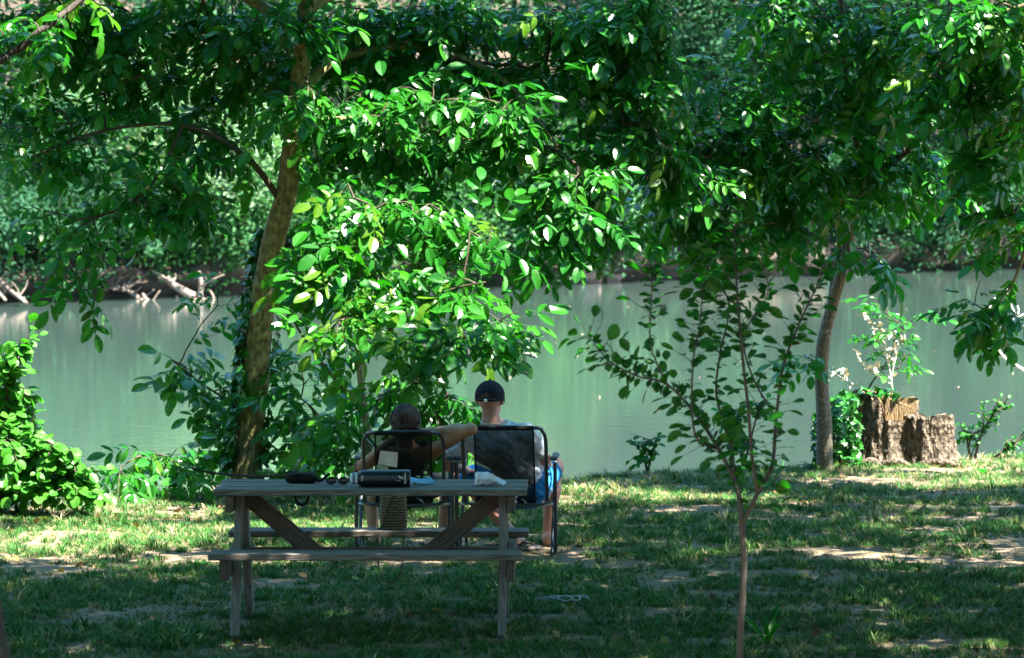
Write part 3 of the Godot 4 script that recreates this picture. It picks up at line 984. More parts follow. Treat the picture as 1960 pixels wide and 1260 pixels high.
# ---------------------------------------------------------------- picnic table and what lies on it
func picnic_table() -> void:
	var c := at(713, 900, 24.02)
	c.y = 0.0
	var t := thing("picnic_table", c, "weathered grey wooden picnic table with attached benches", "table")
	t.rotation.y = -0.012
	var W := 1.76
	for k in 4:
		board("plank", Vector3(W + [0.0, 0.006, -0.004, 0.003][k], 0.036, 0.16), Transform3D(Basis(Vector3.RIGHT, [0.004, -0.005, 0.006, 0.0][k]), Vector3([0.0, -0.004, 0.003, 0.0][k], 0.802 + [0.0, 0.002, -0.001, 0.001][k], 0.27 - 0.18 * k)), M.plank[k % 3], t, 0.005)
	for s in [1.0, -1.0]:
		for k in 2:
			board("bench_plank", Vector3(W + (-0.03 if s > 0 else -0.01) + 0.004 * k, 0.038, 0.11), Transform3D(Basis(), Vector3(-0.008 * s, 0.482, s * 0.68 - 0.063 + 0.126 * k)), M.plank[(k + 1) % 3], t, 0.005)
	for s in [-1.0, 1.0]:
		var x: float = s * 0.745
		for z in [-1.0, 1.0]:
			var a := Vector3(x, 0.775, z * 0.13)
			var b := Vector3(x, 0.005, z * 0.58)
			var y := (a - b).normalized()
			board("leg", Vector3(0.046, a.distance_to(b), 0.098), Transform3D(Basis(Vector3.RIGHT, y, Vector3.RIGHT.cross(y)), (a + b) / 2.0), M.post, t, 0.005)
		board("top_rail", Vector3(0.045, 0.095, 0.66), Transform3D(Basis(), Vector3(x + s * 0.047, 0.733, 0)), M.beam, t, 0.005)
		board("bench_rail", Vector3(0.045, 0.115, 1.5), Transform3D(Basis(), Vector3(x + s * 0.047, 0.402, 0)), M.beam, t, 0.005)
		var p := Vector3(x - s * 0.04, 0.75, 0.03)
		var q := Vector3(x - s * 0.42, 0.43, 0.03)
		var d := (p - q).normalized()
		board("brace", Vector3(0.1, p.distance_to(q) + 0.03, 0.042), Transform3D(Basis(d.cross(Vector3.BACK), d, Vector3.BACK), (p + q) / 2.0), M.beam, t, 0.005)
		for z in [-0.17, 0.17]:
			var st := mb()
			lathe(st, [[0.0, 0.007], [0.008, 0.006], [0.011, 0.0]], 8, Transform3D(Basis(Vector3.BACK, -s * PI / 2), Vector3(x + s * 0.0705, 0.735, z)))
			obj("bolt", st, M.metal, t)
	board("stretcher", Vector3(1.44, 0.05, 0.042), Transform3D(Basis(), Vector3(0, 0.435, -0.02)), M.beam, t, 0.005)

func bottle() -> void:
	var where := at(735, 923, 23.83)
	where.y = 0.821 + 0.049
	var t := thing("water_bottle", where, "black metal water bottle with pale blue cap lying on the picnic table", "bottle")
	t.rotation.y = 0.02
	var along := Transform3D(Basis(Vector3.BACK, PI / 2), Vector3.ZERO)      # profile height runs towards -x
	var st := mb()
	lathe(st, [[0.0, -0.148], [0.044, -0.148], [0.0475, -0.145], [0.0485, -0.14], [0.0485, 0.118], [0.047, 0.13], [0.041, 0.142], [0.03, 0.149], [0.027, 0.152]], 40, along)
	obj("body", st, M.bottle, t)
	st = mb()
	lathe(st, [[0.0, 0.163], [0.031, 0.163], [0.033, 0.165], [0.033, 0.151], [0.028, 0.149]], 32, along)
	obj("collar", st, M.white_plastic, t)
	st = mb()
	lathe(st, [[0.0, 0.165], [0.034, 0.165], [0.034, 0.176], [0.03, 0.178]], 32, along)
	obj("ring", st, M.blue_plastic, t)
	st = mb()
	lathe(st, [[0.03, 0.178], [0.028, 0.188], [0.021, 0.192], [0.0, 0.193]], 32, along)
	obj("cap", st, M.white_plastic, t)
	var write := func(text: String, size: float, x: float, y: float) -> void:
		var tm := TextMesh.new()
		var f := SystemFont.new()
		f.font_names = PackedStringArray(["Droid Sans"])
		f.font_weight = 700
		tm.font = f
		tm.text = text
		tm.font_size = 32
		tm.pixel_size = size / 32.0
		tm.depth = 0.0012
		var o := MeshInstance3D.new()
		o.name = "lettering"
		o.mesh = tm
		o.material_override = M.print
		t.add_child(o, true)
		var a := y / 0.049
		o.transform = Transform3D(Basis(Vector3.RIGHT, -a) * Basis(Vector3.BACK, PI / 2), Vector3(x, sin(a) * 0.0488, cos(a) * 0.0488))
	write.call("1.5L", 0.017, -0.122, 0.006)
	write.call("Quechua", 0.0145, 0.118, 0.004)
	st = mb()
	for pk in [[0.0, 0.03, -0.004], [0.013, 0.024, 0.004]]:                        # two slanted mountain strokes
		var x0: float = 0.082 + pk[0]
		for side in 2:
			var a := Vector3(x0, 0.018 - pk[0] * 0.4, 0)
			var b := a + (Vector3(-0.011, -pk[1], 0) if side == 0 else Vector3(0.009, -pk[1] * 0.55, 0))
			var w := Vector3(0.0045, 0.001, 0)
			for q in [[a, b, b + w, a + w]]:
				var c := []
				for p in q: c.append(Vector3(p.x, p.y, sqrt(0.0492 * 0.0492 - p.y * p.y)))
				quad(st, c[3], c[0], c[1], c[2])
	obj("emblem", st, M.print, t)

func table_things() -> void:
	var y := 0.822
	# pouch
	var p := at(576, 918, 24.12)
	p.y = y
	var t := thing("belt_bag", p, "black cloth belt bag with buckled strap lying on the picnic table", "bag")
	obj("pouch", blob_mesh([[Vector3(-0.035, 0.034, 0), Vector3(0.05, 0.033, 0.05), Basis(Vector3.BACK, 0.12)], [Vector3(0.04, 0.032, 0.005), Vector3(0.055, 0.032, 0.048), Basis()], [Vector3(-0.07, 0.02, 0), Vector3(0.07, 0.02, 0), 0.019, 0.019]], 0.006, 0.02, Vector3.ZERO, 0.003), M.black_cloth, t)
	var st := mb()
	tube(st, smooth_path([Vector3(-0.06, 0.045, 0.043), Vector3(0.0, 0.058, 0.05), Vector3(0.07, 0.052, 0.044)], 5), smooth_numbers([0.004, 0.004, 0.004], 5), 5)
	obj("zip", st, M.strap, t)
	st = mb()
	tube(st, smooth_path([Vector3(0.08, 0.02, 0), Vector3(0.11, 0.012, 0.02), Vector3(0.135, 0.03, 0.02), Vector3(0.16, 0.05, 0.01)], 5), smooth_numbers([0.01, 0.009, 0.009, 0.012], 5), 6)
	obj("strap", st, M.black_cloth, t)
	st = mb()                                                 # the other end hangs over the far edge of the table
	tube(st, smooth_path([Vector3(-0.06, 0.015, -0.04), Vector3(-0.05, 0.006, -0.15), Vector3(-0.045, -0.03, -0.2), Vector3(-0.04, -0.115, -0.205), Vector3(-0.005, -0.145, -0.205), Vector3(0.03, -0.115, -0.205), Vector3(0.035, -0.03, -0.2), Vector3(0.03, 0.006, -0.15), Vector3(0.02, 0.012, -0.04)], 4), smooth_numbers([0.007, 0.007, 0.007, 0.008, 0.009, 0.008, 0.007, 0.007, 0.007], 4), 6)
	obj("strap", st, M.black_cloth, t)
	board("buckle", Vector3(0.03, 0.016, 0.02), Transform3D(Basis(Vector3.BACK, 0.5), Vector3(0.155, 0.046, 0.012)), M.fabric_edge, t, 0.004)
	# sunglasses
	p = at(646, 925, 24.0)
	p.y = y
	t = thing("sunglasses", p, "dark sunglasses lying folded open on the picnic table", "sunglasses")
	for s in [-1.0, 1.0]:
		st = mb()
		var ring := []
		var rr := []
		for i in 17:
			var a := TAU * i / 16.0
			ring.append(Vector3(s * 0.034 + cos(a) * 0.027, 0.024 + sin(a) * 0.02, 0.03 + 0.004 * absf(cos(a)))); rr.append(0.003)
		tube(st, ring, rr, 5, 0.0, 0.0, false)
		obj("rim", st, M.black_cloth, t)
		st = mb()
		for i in 16: tri(st, Vector3(s * 0.034, 0.024, 0.033), ring[i], ring[i + 1])
		obj("lens", st, M.dark_glass, t)
		st = mb()
		tube(st, [Vector3(s * 0.063, 0.03, 0.03), Vector3(s * 0.064, 0.032, -0.05), Vector3(s * 0.06, 0.006, -0.11)], [0.0028, 0.0028, 0.0028], 5)
		obj("temple", st, M.black_cloth, t)
	st = mb()
	tube(st, [Vector3(-0.01, 0.03, 0.032), Vector3(0, 0.033, 0.034), Vector3(0.01, 0.03, 0.032)], [0.003, 0.003, 0.003], 5)
	obj("bridge", st, M.black_cloth, t)
	# folded leaflet
	p = at(807, 922, 24.0)
	p.y = y + 0.002
	t = thing("folded_leaflet", p, "folded blue printed leaflet lying beside the bottle on the table", "leaflet")
	var blues := [mat(lin(0.02, 0.26, 0.42), 0.5), mat(lin(0.5, 0.62, 0.66), 0.6), mat(lin(0.04, 0.4, 0.45), 0.5)]
	for k in 3:
		st = mb()
		var lift := 0.006 + 0.013 * k
		var f := func(u: float, v: float) -> Vector3: return Vector3(lerpf(-0.062, 0.062, u) + (v - 0.5) * -0.02, lift * (0.35 + 0.65 * v) + 0.006 * sin(u * 5.0 + k) + 0.0, lerpf(0.05, -0.05, v))
		for i in 8:
			for j in 4: quad(st, f.call(i / 8.0, j / 4.0), f.call((i + 1) / 8.0, j / 4.0), f.call((i + 1) / 8.0, (j + 1) / 4.0), f.call(i / 8.0, (j + 1) / 4.0))
		obj("page", st, blues[(k + 1) % 3], t)
	st = mb()
	for r in [[-0.03, -0.02, 0.02], [0.01, 0.005, 0.03], [0.03, -0.03, 0.015]]:
		quad(st, Vector3(r[0], 0.0395, r[1] + 0.012), Vector3(r[0] + r[2], 0.0395, r[1] + 0.012), Vector3(r[0] + r[2], 0.044, r[1]), Vector3(r[0], 0.044, r[1]))
	obj("print", st, mat(lin(0.5, 0.4, 0.1), 0.6), t)
	# crumpled paper bag
	p = at(935, 928, 23.95)
	p.y = y
	t = thing("paper_bag", p, "crumpled white paper bag lying on the picnic table", "paper bag")
	st = mb()
	rng.seed = 77
	var nu := 14
	var nv := 10
	var g := []
	for j in nv + 1:
		var row := []
		for i in nu:
			var a := TAU * i / nu
			var x := lerpf(-0.075, 0.06, float(j) / nv)
			var sz := 0.036 + 0.004 * sin(j * 1.7)
			if j > 6: sz *= 1.0 - 0.19 * (j - 6)
			var q := Vector3(x + rng.randfn() * 0.003, maxf(0.001, 0.036 + sin(a) * sz + rng.randfn() * 0.004 - (0.004 * (j - 6) if j > 6 else 0.0)), cos(a) * sz * 1.35 + rng.randfn() * 0.005)
			row.append(q)
		g.append(row)
	st.set_smooth_group(-1)
	for j in nv:
		for i in nu: quad(st, g[j][i], g[j + 1][i], g[j + 1][(i + 1) % nu], g[j][(i + 1) % nu])
	for i in range(1, nu - 1): tri(st, g[0][0], g[0][i], g[0][i + 1])
	obj("sack", st, M.paper, t)
	st = mb()
	st.set_smooth_group(-1)
	quad(st, Vector3(0.045, 0.03, 0.02), Vector3(0.1, 0.012, 0.03), Vector3(0.1, 0.02, 0.005), Vector3(0.045, 0.05, -0.01))
	quad(st, Vector3(0.1, 0.012, 0.03), Vector3(0.085, 0.004, 0.05), Vector3(0.05, 0.02, 0.04), Vector3(0.045, 0.03, 0.02))
	obj("flap", st, M.paper, t)

func woven_bag() -> void:
	var p := at(753, 1027, 24.72)
	p.y = 0.502
	var t := thing("woven_bag", p, "beige crocheted shoulder bag standing on the far bench", "bag")
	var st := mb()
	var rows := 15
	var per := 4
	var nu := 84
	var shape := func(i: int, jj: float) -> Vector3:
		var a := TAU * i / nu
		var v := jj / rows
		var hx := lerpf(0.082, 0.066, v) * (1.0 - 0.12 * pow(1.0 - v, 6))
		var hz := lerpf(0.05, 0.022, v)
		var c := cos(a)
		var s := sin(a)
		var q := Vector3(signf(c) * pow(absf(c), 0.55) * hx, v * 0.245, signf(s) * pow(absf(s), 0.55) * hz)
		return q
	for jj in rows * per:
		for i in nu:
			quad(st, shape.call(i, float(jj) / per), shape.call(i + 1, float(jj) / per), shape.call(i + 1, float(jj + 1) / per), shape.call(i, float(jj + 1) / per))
	obj("dark_core", st, M.dark_core, t)  # dark inner body added so the gaps between the rows look shaded
	for row in rows:                                          # crocheted rows, each a knobbly cord round the bag
		st = mb()
		var loop := []
		var rr := []
		for i in nu * 2 + 1:
			var q: Vector3 = shape.call(i, row + 0.5) if i % 2 == 0 else (shape.call(i, row + 0.5))
			loop.append(q * Vector3(1.0, 1.0, 1.0)); rr.append(0.0035 + 0.0042 * absf(sin(i * 0.55 + row * 1.57)))
			if i == nu: break
		tube(st, loop, rr, 6, 0.0, 0.0, false)
		obj("row", st, M.straw_bag, t)
	st = mb()
	tube(st, smooth_path([Vector3(-0.045, 0.24, 0.03), Vector3(-0.02, 0.225, 0.045), Vector3(0.0, 0.2, 0.05), Vector3(-0.03, 0.12, 0.062), Vector3(-0.06, 0.03, 0.075), Vector3(-0.085, 0.006, 0.07)], 5), smooth_numbers([0.004, 0.005, 0.006, 0.006, 0.006, 0.006], 5), 6)
	obj("strap", st, M.strap, t)
	st = mb()
	tube(st, smooth_path([Vector3(0.05, 0.24, 0.03), Vector3(0.02, 0.22, 0.045), Vector3(0.0, 0.2, 0.05)], 4), smooth_numbers([0.004, 0.005, 0.006], 4), 6)
	obj("flap_cord", st, M.strap, t)
	st = mb()                                                 # the strap's free end loops down below the bench
	tube(st, smooth_path([Vector3(-0.085, 0.006, 0.07), Vector3(-0.088, -0.03, 0.085), Vector3(-0.088, -0.16, 0.09), Vector3(-0.075, -0.25, 0.09), Vector3(-0.03, -0.305, 0.09), Vector3(0.02, -0.29, 0.09), Vector3(0.05, -0.22, 0.09), Vector3(0.06, -0.1, 0.09), Vector3(0.062, -0.02, 0.085), Vector3(0.06, 0.006, 0.06)], 5), smooth_numbers([0.004, 0.004, 0.004, 0.004, 0.004, 0.004, 0.004, 0.004, 0.004, 0.004], 5), 6)
	obj("strap", st, M.strap, t)

func ground_litter() -> void:
	# tangled pale cord
	var p := on_ground(1072, 1158)
	var t := thing("tangled_cord", p, "tangled white cord lying on the shaded grass", "cord")
	rng.seed = 12
	for k in 3:
		var st := mb()
		var ctrl := []
		for i in 9:
			var a := i * 0.9 + k * 2.0
			ctrl.append(Vector3(-0.1 + 0.03 * i + cos(a) * (0.05 + 0.02 * k), 0.03 + 0.025 * absf(sin(a * 0.8)), sin(a) * 0.06))
		var pts := smooth_path(ctrl, 5)
		var rs := []
		for q in pts: rs.append(0.0045)
		tube(st, pts, rs, 6)
		obj("loop", st, M.cord, t)
	# sandal beside the chair
	for e in [[1003, 1052, 0.35, "dark flat sandal with a pale edge lying on the grass beside the bare foot"], [962, 1050, -0.2, "dark flat sandal lying on the grass under the chair"]]:
		p = on_ground(e[0], e[1])
		t = thing("sandal", p + Vector3(0, 0.012, 0), e[3], "sandal")
		t.rotation.y = e[2] + PI / 2
		var st := mb()
		var outline := []
		for i in 24:
			var a := TAU * i / 24.0
			outline.append(Vector3(sin(a) * (0.045 - 0.008 * cos(a * 2)), 0, cos(a) * 0.13))
		for i in 24:
			var a: Vector3 = outline[i]
			var b: Vector3 = outline[(i + 1) % 24]
			quad(st, a, b, b + Vector3(0, 0.018, 0), a + Vector3(0, 0.018, 0))
			tri(st, Vector3(0, 0.018, 0), a + Vector3(0, 0.018, 0), b + Vector3(0, 0.018, 0))
		obj("sole", st, M.post, t)
		st = mb()
		for i in 24: tri(st, Vector3(0, 0.021, 0), outline[i] * 0.93 + Vector3(0, 0.021, 0), outline[(i + 1) % 24] * 0.93 + Vector3(0, 0.021, 0))
		obj("insole", st, M.black_cloth, t)
		for s in [-1.0, 1.0]:
			st = mb()
			tube(st, smooth_path([Vector3(0, 0.02, 0.07), Vector3(s * 0.02, 0.045, 0.03), Vector3(s * 0.042, 0.018, -0.03)], 4), smooth_numbers([0.005, 0.006, 0.006], 4), 6)
			obj("strap", st, M.black_cloth, t)
	# a clod in the foreground
	p = on_ground(1605, 1228)
	var clod := obj("clod", blob_mesh([[Vector3(0, 0.012, 0), Vector3(0.032, 0.02, 0.026), Basis()], [Vector3(0.02, 0.01, 0.01), Vector3(0.022, 0.014, 0.02), Basis()]], 0.006, 0.01, Vector3.ZERO, 0.012), M.dark_bark)
	clod.position = p
	tag(clod, "small dark clod of earth on the bare patch of ground", "clod")
# ---------------------------------------------------------------- setting
func structure(called: String, st, m: Material) -> MeshInstance3D:
	var o := obj(called, st, m)
	o.set_meta("kind", "structure")
	return o

func bare(x: float, z: float) -> float:      # 0 green sward .. 1 trodden earth
	var n := 0.5 + 0.95 * noise_a.get_noise_2d(x * 70.0 + 400.0, z * 110.0) + 0.3 * noise_a.get_noise_2d(x * 300.0, z * 420.0)
	var path := exp(-pow((z + 27.9 + 0.1 * x - 0.25 * sin(x * 1.3)) / 0.55, 2.0))
	var seat := exp(-pow((x + 0.4) / 1.6, 2.0) - pow((z + 29.6) / 1.1, 2.0)) * 0.35
	return clampf((n - 0.5) * 1.4 + path * 0.75 + seat * 0.6 - 0.06 + 0.12 * smoothstep(0.5, 3.0, x), 0.0, 1.0)

func make_ground() -> void:
	var xs := []
	var x := -70.0
	while x < 70.0:
		xs.append(x)
		x += 0.14 if absf(x + 0.0) < 7.0 else (0.6 if absf(x) < 14.0 else 5.0)
	xs.append(70.0)
	var zs := []
	var z := 25.0
	while z > -60.0:
		zs.append(z)
		z -= (0.16 if z < -20.0 and z > -41.0 else 2.5)
	var m := textured([[0.0, lin(0.06, 0.04, 0.025)], [0.35, lin(0.13, 0.09, 0.058)], [0.55, lin(0.2, 0.145, 0.095)], [0.75, lin(0.3, 0.225, 0.15)], [1.0, lin(0.42, 0.33, 0.23)]], 0.03, Vector3(1.3, 1.3, 1.3), 0.95, 1.5, true, 51, 1024, 6)
	var arr := []
	arr.resize(Mesh.ARRAY_MAX)
	var v := PackedVector3Array()
	var nn := PackedVector3Array()
	var idx := PackedInt32Array()
	for zz in zs:
		for xx in xs:
			v.append(Vector3(xx, ground_y(xx, zz), zz))
			nn.append(Vector3(ground_y(xx - 0.05, zz) - ground_y(xx + 0.05, zz), 0.1, ground_y(xx, zz - 0.05) - ground_y(xx, zz + 0.05)).normalized())
	var w := xs.size()
	for j in zs.size() - 1:
		for i in w - 1:
			var a := j * w + i
			idx.append_array([a, a + w, a + 1, a + 1, a + w, a + w + 1])
	arr[Mesh.ARRAY_VERTEX] = v; arr[Mesh.ARRAY_NORMAL] = nn; arr[Mesh.ARRAY_INDEX] = idx
	var am := ArrayMesh.new()
	am.add_surface_from_arrays(Mesh.PRIMITIVE_TRIANGLES, arr)
	structure("ground", am, m)

func make_water() -> void:
	var m := mat(lin(0.04, 0.066, 0.055), 0.035, 0.5)
	m.heightmap_enabled = true
	m.heightmap_texture = noise_tex(0.012, [], 1024, 4, 61)
	m.heightmap_scale = 0.22
	m.uv1_triplanar = true
	m.uv1_world_triplanar = true
	m.uv1_scale = Vector3(0.16, 0.16, 0.16)
	var st := mb()
	quad(st, Vector3(-260, -1, -20), Vector3(260, -1, -20), Vector3(260, -1, -330), Vector3(-260, -1, -330))
	structure("river_water", st, m)
	# fallen leaves drifting on the water
	rng.seed = 62
	st = mb()
	for k in 40:
		var p := at(rng.randf_range(960, 1960), rng.randf_range(525, 800), 60)
		var v := p - CAM
		p = CAM + v * ((-0.996 - CAM.y) / v.y)
		if p.z < -100 or p.z > -39: continue
		var s := rng.randf_range(0.02, 0.04)
		var a := rng.randf() * TAU
		var d := Vector3(cos(a), 0, sin(a)) * s
		var e := Vector3(-sin(a), 0, cos(a)) * s * 0.6
		quad(st, p - d, p + e + Vector3(0, 0.012, 0), p + d + Vector3(0, 0.006, 0), p - e + Vector3(0, 0.01, 0))
	var o := obj("floating_leaves", st, mat(lin(0.45, 0.3, 0.2), 0.8))
	tag(o, "scattered pale fallen leaves floating on the green river", "fallen leaves", "", "stuff")

func make_far_bank() -> void:
	var m := textured([[0.0, lin(0.02, 0.016, 0.011)], [0.5, lin(0.055, 0.042, 0.03)], [1.0, lin(0.12, 0.09, 0.065)]], 0.02, Vector3(0.12, 0.12, 0.12), 0.95, 6.0, true, 71)
	var st := mb()
	var n := 420
	var prof := [[0.6, -1.6], [0.3, -0.9], [0.0, 0.0], [-0.2, 0.25], [-0.45, 0.5], [-0.1, 0.8], [0.6, 1.1], [2.0, 1.7], [4.0, 2.4], [14.0, 8.0], [34.0, 20.0], [80.0, 38.0], [170.0, 46.0], [420.0, 50.0]]
	var pt := func(i: int, j: int) -> Vector3:
		var x := lerpf(-95.0, 125.0, float(i) / n)
		var back := Vector2(-0.69, -0.72)                       # away from the water
		var wob := 0.8 * noise_a.get_noise_2d(x * 14.0, 3.0) + 0.35 * noise_a.get_noise_2d(x * 60.0, j * 30.0) + 0.4 * noise_a.get_noise_2d(x * 240.0, j * 90.0)
		var q: Vector2 = Vector2(x, shore_z(x)) + back * (prof[j][0] + wob)
		return Vector3(q.x, prof[j][1] - 1.0 + (0.3 * noise_a.get_noise_2d(x * 70.0, j * 70.0) + 0.3 * noise_a.get_noise_2d(x * 260.0, j * 170.0) if j > 1 else 0.0), q.y)
	for i in n:
		for j in prof.size() - 1:
			quad(st, pt.call(i, j), pt.call(i + 1, j), pt.call(i + 1, j + 1), pt.call(i, j + 1))
	structure("far_bank_terrain", st, m)

var sprays := []
func far_tree(called: String, px: float, behind: float, crowns: Array, tints: Array, label: String, category: String, dens := 1.0, with_trunk := true) -> void:
	# crowns: [dx, height, half width, half height, half depth] in metres round the foot
	var d := 108.0
	for k in 4:
		d = -shore_z(at(px, 500, d).x)
	d += behind
	var foot := at(px, 500, d)
	foot.y = -0.6 + clampf(behind - 1.0, 0.0, 30.0) * 0.55
	rng.seed = int(px * 7 + behind * 13 + 4000)
	spray_tree(called, foot, crowns, tints, label, category, dens, with_trunk, "trees and bushes on the far bank")

func spray_tree(called: String, foot: Vector3, crowns: Array, tints: Array, label: String, category: String, dens: float, with_trunk: bool, group: String, big := 1.0) -> void:
	var t := thing(called, foot, label, category, group)
	if with_trunk:
		for c in crowns:
			var st := mb()
			tube(st, smooth_path([Vector3(rng.randf() * 0.3, -0.5, 0), Vector3(c[0] * 0.3, c[1] * 0.4, 0.1), Vector3(c[0] * 0.8, c[1] * 0.8, 0), Vector3(c[0], c[1] + c[3] * 0.5, 0)], 4), smooth_numbers([0.16, 0.12, 0.08, 0.03], 4), 8)
			obj("trunk", st, M.dark_bark, t)
	var buckets := []
	for s in sprays.size(): buckets.append([])
	for c in crowns:
		var vol: float = c[2] * c[3] + c[2] * c[4] + c[3] * c[4]
		var clumps := int(vol * 3.2 * dens) + 8
		for k in clumps:
			var v := rand_dir() * pow(rng.randf(), 0.33)
			var centre := Vector3(c[0] + v.x * c[2], c[1] + v.y * c[3], v.z * c[4] + (c[5] if c.size() > 5 else 0.0))
			var r := rng.randf_range(0.35, 0.85)
			var tint: Color = tints[rng.randi() % tints.size()] * rng.randf_range(0.75, 1.25)
			for q in 7:
				var u := rand_dir()
				u.y = absf(u.y) * 0.8 - 0.1
				var way := (u + Vector3(0, -0.3, 0) + v * 0.5).normalized()
				buckets[rng.randi() % sprays.size()].append([aim(centre + u * r * Vector3(1.2, 0.6, 1.2), way, Vector3.UP + rand_dir() * 0.5, rng.randf_range(0.75, 1.3) * big), tint * rng.randf_range(0.85, 1.15)])
	for s in buckets.size():
		if buckets[s].is_empty(): continue
		var mm := MultiMesh.new()
		mm.transform_format = MultiMesh.TRANSFORM_3D
		mm.use_colors = true
		mm.mesh = sprays[s]
		mm.instance_count = buckets[s].size()
		for i in buckets[s].size():
			mm.set_instance_transform(i, buckets[s][i][0])
			mm.set_instance_color(i, buckets[s][i][1])
		var o := MultiMeshInstance3D.new()
		o.name = "crown"
		o.multimesh = mm
		o.material_override = M.far_leaf
		o.set_meta("kind", "stuff")
		t.add_child(o, true)

func make_far_trees() -> void:
	for s in 3:                                  # a spray: a forked twig's worth of small leaves
		rng.seed = 80 + s
		var st := mb()
		for k in 16:
			var p := Vector3(rng.randfn() * 0.16, 0.05 + 0.5 * k / 16.0, rng.randfn() * 0.1)
			var xf := aim(p, Vector3(rng.randfn() * 0.8, 0.7, rng.randfn() * 0.6), Vector3(rng.randfn() * 0.5, 0.1, 1), 1.0)
			var l := rng.randf_range(0.1, 0.17)
			var w := l * rng.randf_range(0.25, 0.36)
			st.set_smooth_group(-1)
			st.set_color(Color.WHITE * rng.randf_range(0.8, 1.2))
			quad(st, xf * Vector3.ZERO, xf * Vector3(w, l * 0.5, 0.01), xf * Vector3(0, l, -0.02), xf * Vector3(-w, l * 0.5, 0.01))
		st.generate_normals()
		sprays.append(st.commit())
	var pale := [Color(0.17, 0.28, 0.15), Color(0.2, 0.31, 0.18), Color(0.14, 0.26, 0.12)]  # silvery willow green, made paler to carry the sunlight on its crown
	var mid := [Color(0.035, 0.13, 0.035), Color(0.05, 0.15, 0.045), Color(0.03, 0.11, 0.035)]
	var shade_deep := [Color(0.02, 0.085, 0.036), Color(0.028, 0.1, 0.042), Color(0.018, 0.075, 0.034)]  # darker green that puts the far bank's shade into the leaf colour
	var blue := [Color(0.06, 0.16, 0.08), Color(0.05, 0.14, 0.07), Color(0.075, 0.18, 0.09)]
	# bushes that hang over the water
	far_tree("dark_bush", 30, 2.0, [[0, 2.0, 1.6, 1.9, 1.4], [-2.0, 2.4, 1.6, 2.2, 1.4]], shade_deep, "dark bush on the far bank beside the pale willow", "bush", 1.3)
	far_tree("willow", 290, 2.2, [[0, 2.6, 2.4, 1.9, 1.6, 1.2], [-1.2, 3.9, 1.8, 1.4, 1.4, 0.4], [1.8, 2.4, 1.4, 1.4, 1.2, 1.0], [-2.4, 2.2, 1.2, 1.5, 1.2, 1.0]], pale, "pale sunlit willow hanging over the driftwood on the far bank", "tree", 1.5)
	far_tree("bush", 560, 2.5, [[0, 2.0, 2.0, 1.6, 1.4]], mid, "green bush on the far bank behind the leaning trunk", "bush", 1.0)
	far_tree("bush", 830, 3.0, [[0, 2.4, 2.2, 1.8, 1.4]], mid, "green bush on the far bank behind the bright walnut leaves", "bush", 1.0)
	far_tree("willow", 1085, 1.0, [[0, 1.5, 1.0, 1.1, 0.9], [0.8, 2.5, 0.8, 0.9, 0.9]], blue, "small bluish willow drooping to the water beside pink stones", "tree", 1.6)
	far_tree("bush", 1300, 4.5, [[0, 2.6, 2.6, 1.0, 1.4]], shade_deep, "dark bush above the undercut of the far bank", "bush", 1.2)
	far_tree("bush", 1560, 5.0, [[0, 2.4, 2.4, 1.3, 1.4]], shade_deep, "dark bush behind the slender forked tree across the water", "bush", 1.2)
	far_tree("bush", 1770, 4.0, [[0, 1.9, 1.3, 1.3, 1.2], [1.6, 2.5, 1.2, 1.3, 1.2]], blue, "bluish bush on the far bank above dark rock", "bush", 1.0)
	far_tree("bush", 2050, 4.0, [[0, 2.4, 2.4, 2.0, 1.4]], shade_deep, "dark bush on the far bank past the dead white branch", "bush", 1.0)
	# tall leaning crowns added over the water to shade this stretch of bank
	for e in [[1180, 4.8, "added tall shade tree leaning over the water beside the small bluish willow"], [1390, 5.4, "added tall shade tree leaning over the undercut bank across the river"], [1600, 5.2, "added tall shade tree leaning over the water behind the forked tree"], [1800, 5.4, "added tall shade tree leaning over the dark rock across the river"], [2010, 5.6, "added tall shade tree leaning over the water past the dead white branch"]]:
		far_tree("added_leaning_tree", e[0], 3.0, [[0.8, e[1] - 1.2, 2.2, 1.2, 1.4, 2.0], [1.2, e[1] + 1.0, 2.4, 1.5, 1.8, 3.2], [1.0, e[1] + 3.6, 2.4, 1.6, 2.0, 4.2]], shade_deep, e[2], "tree", 2.2)
	# low growth along the water line
	var lx := -380.0
	rng.seed = 88
	while lx < 2360.0:
		var hh := rng.randf_range(0.9, 1.6)
		var set_: Array = shade_deep
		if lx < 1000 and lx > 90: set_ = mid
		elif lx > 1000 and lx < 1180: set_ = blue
		var kind: String = "pale green" if set_ == pale else ("dark green" if set_ == shade_deep else ("blue green" if set_ == blue else "mid green"))
		var wide := rng.randf_range(1.0, 1.6)
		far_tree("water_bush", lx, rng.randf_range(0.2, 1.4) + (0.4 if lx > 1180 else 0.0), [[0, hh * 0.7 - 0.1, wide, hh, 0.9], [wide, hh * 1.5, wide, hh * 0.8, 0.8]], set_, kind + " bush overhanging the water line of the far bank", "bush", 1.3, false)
		rng.seed = 8800 + int(lx)
		lx += rng.randf_range(65, 100)
	# the wood behind
	var px := -420.0
	var k := 0
	rng.seed = 91
	var plan := []
	while px < 2450.0:
		plan.append([px, rng.randf_range(6.0, 9.0), rng.randf_range(3.6, 5.2)])
		px += rng.randf_range(200, 260)
	px = -500.0
	while px < 2500.0:
		plan.append([px, rng.randf_range(13.0, 20.0), rng.randf_range(5.5, 8.0)])
		px += rng.randf_range(240, 320)
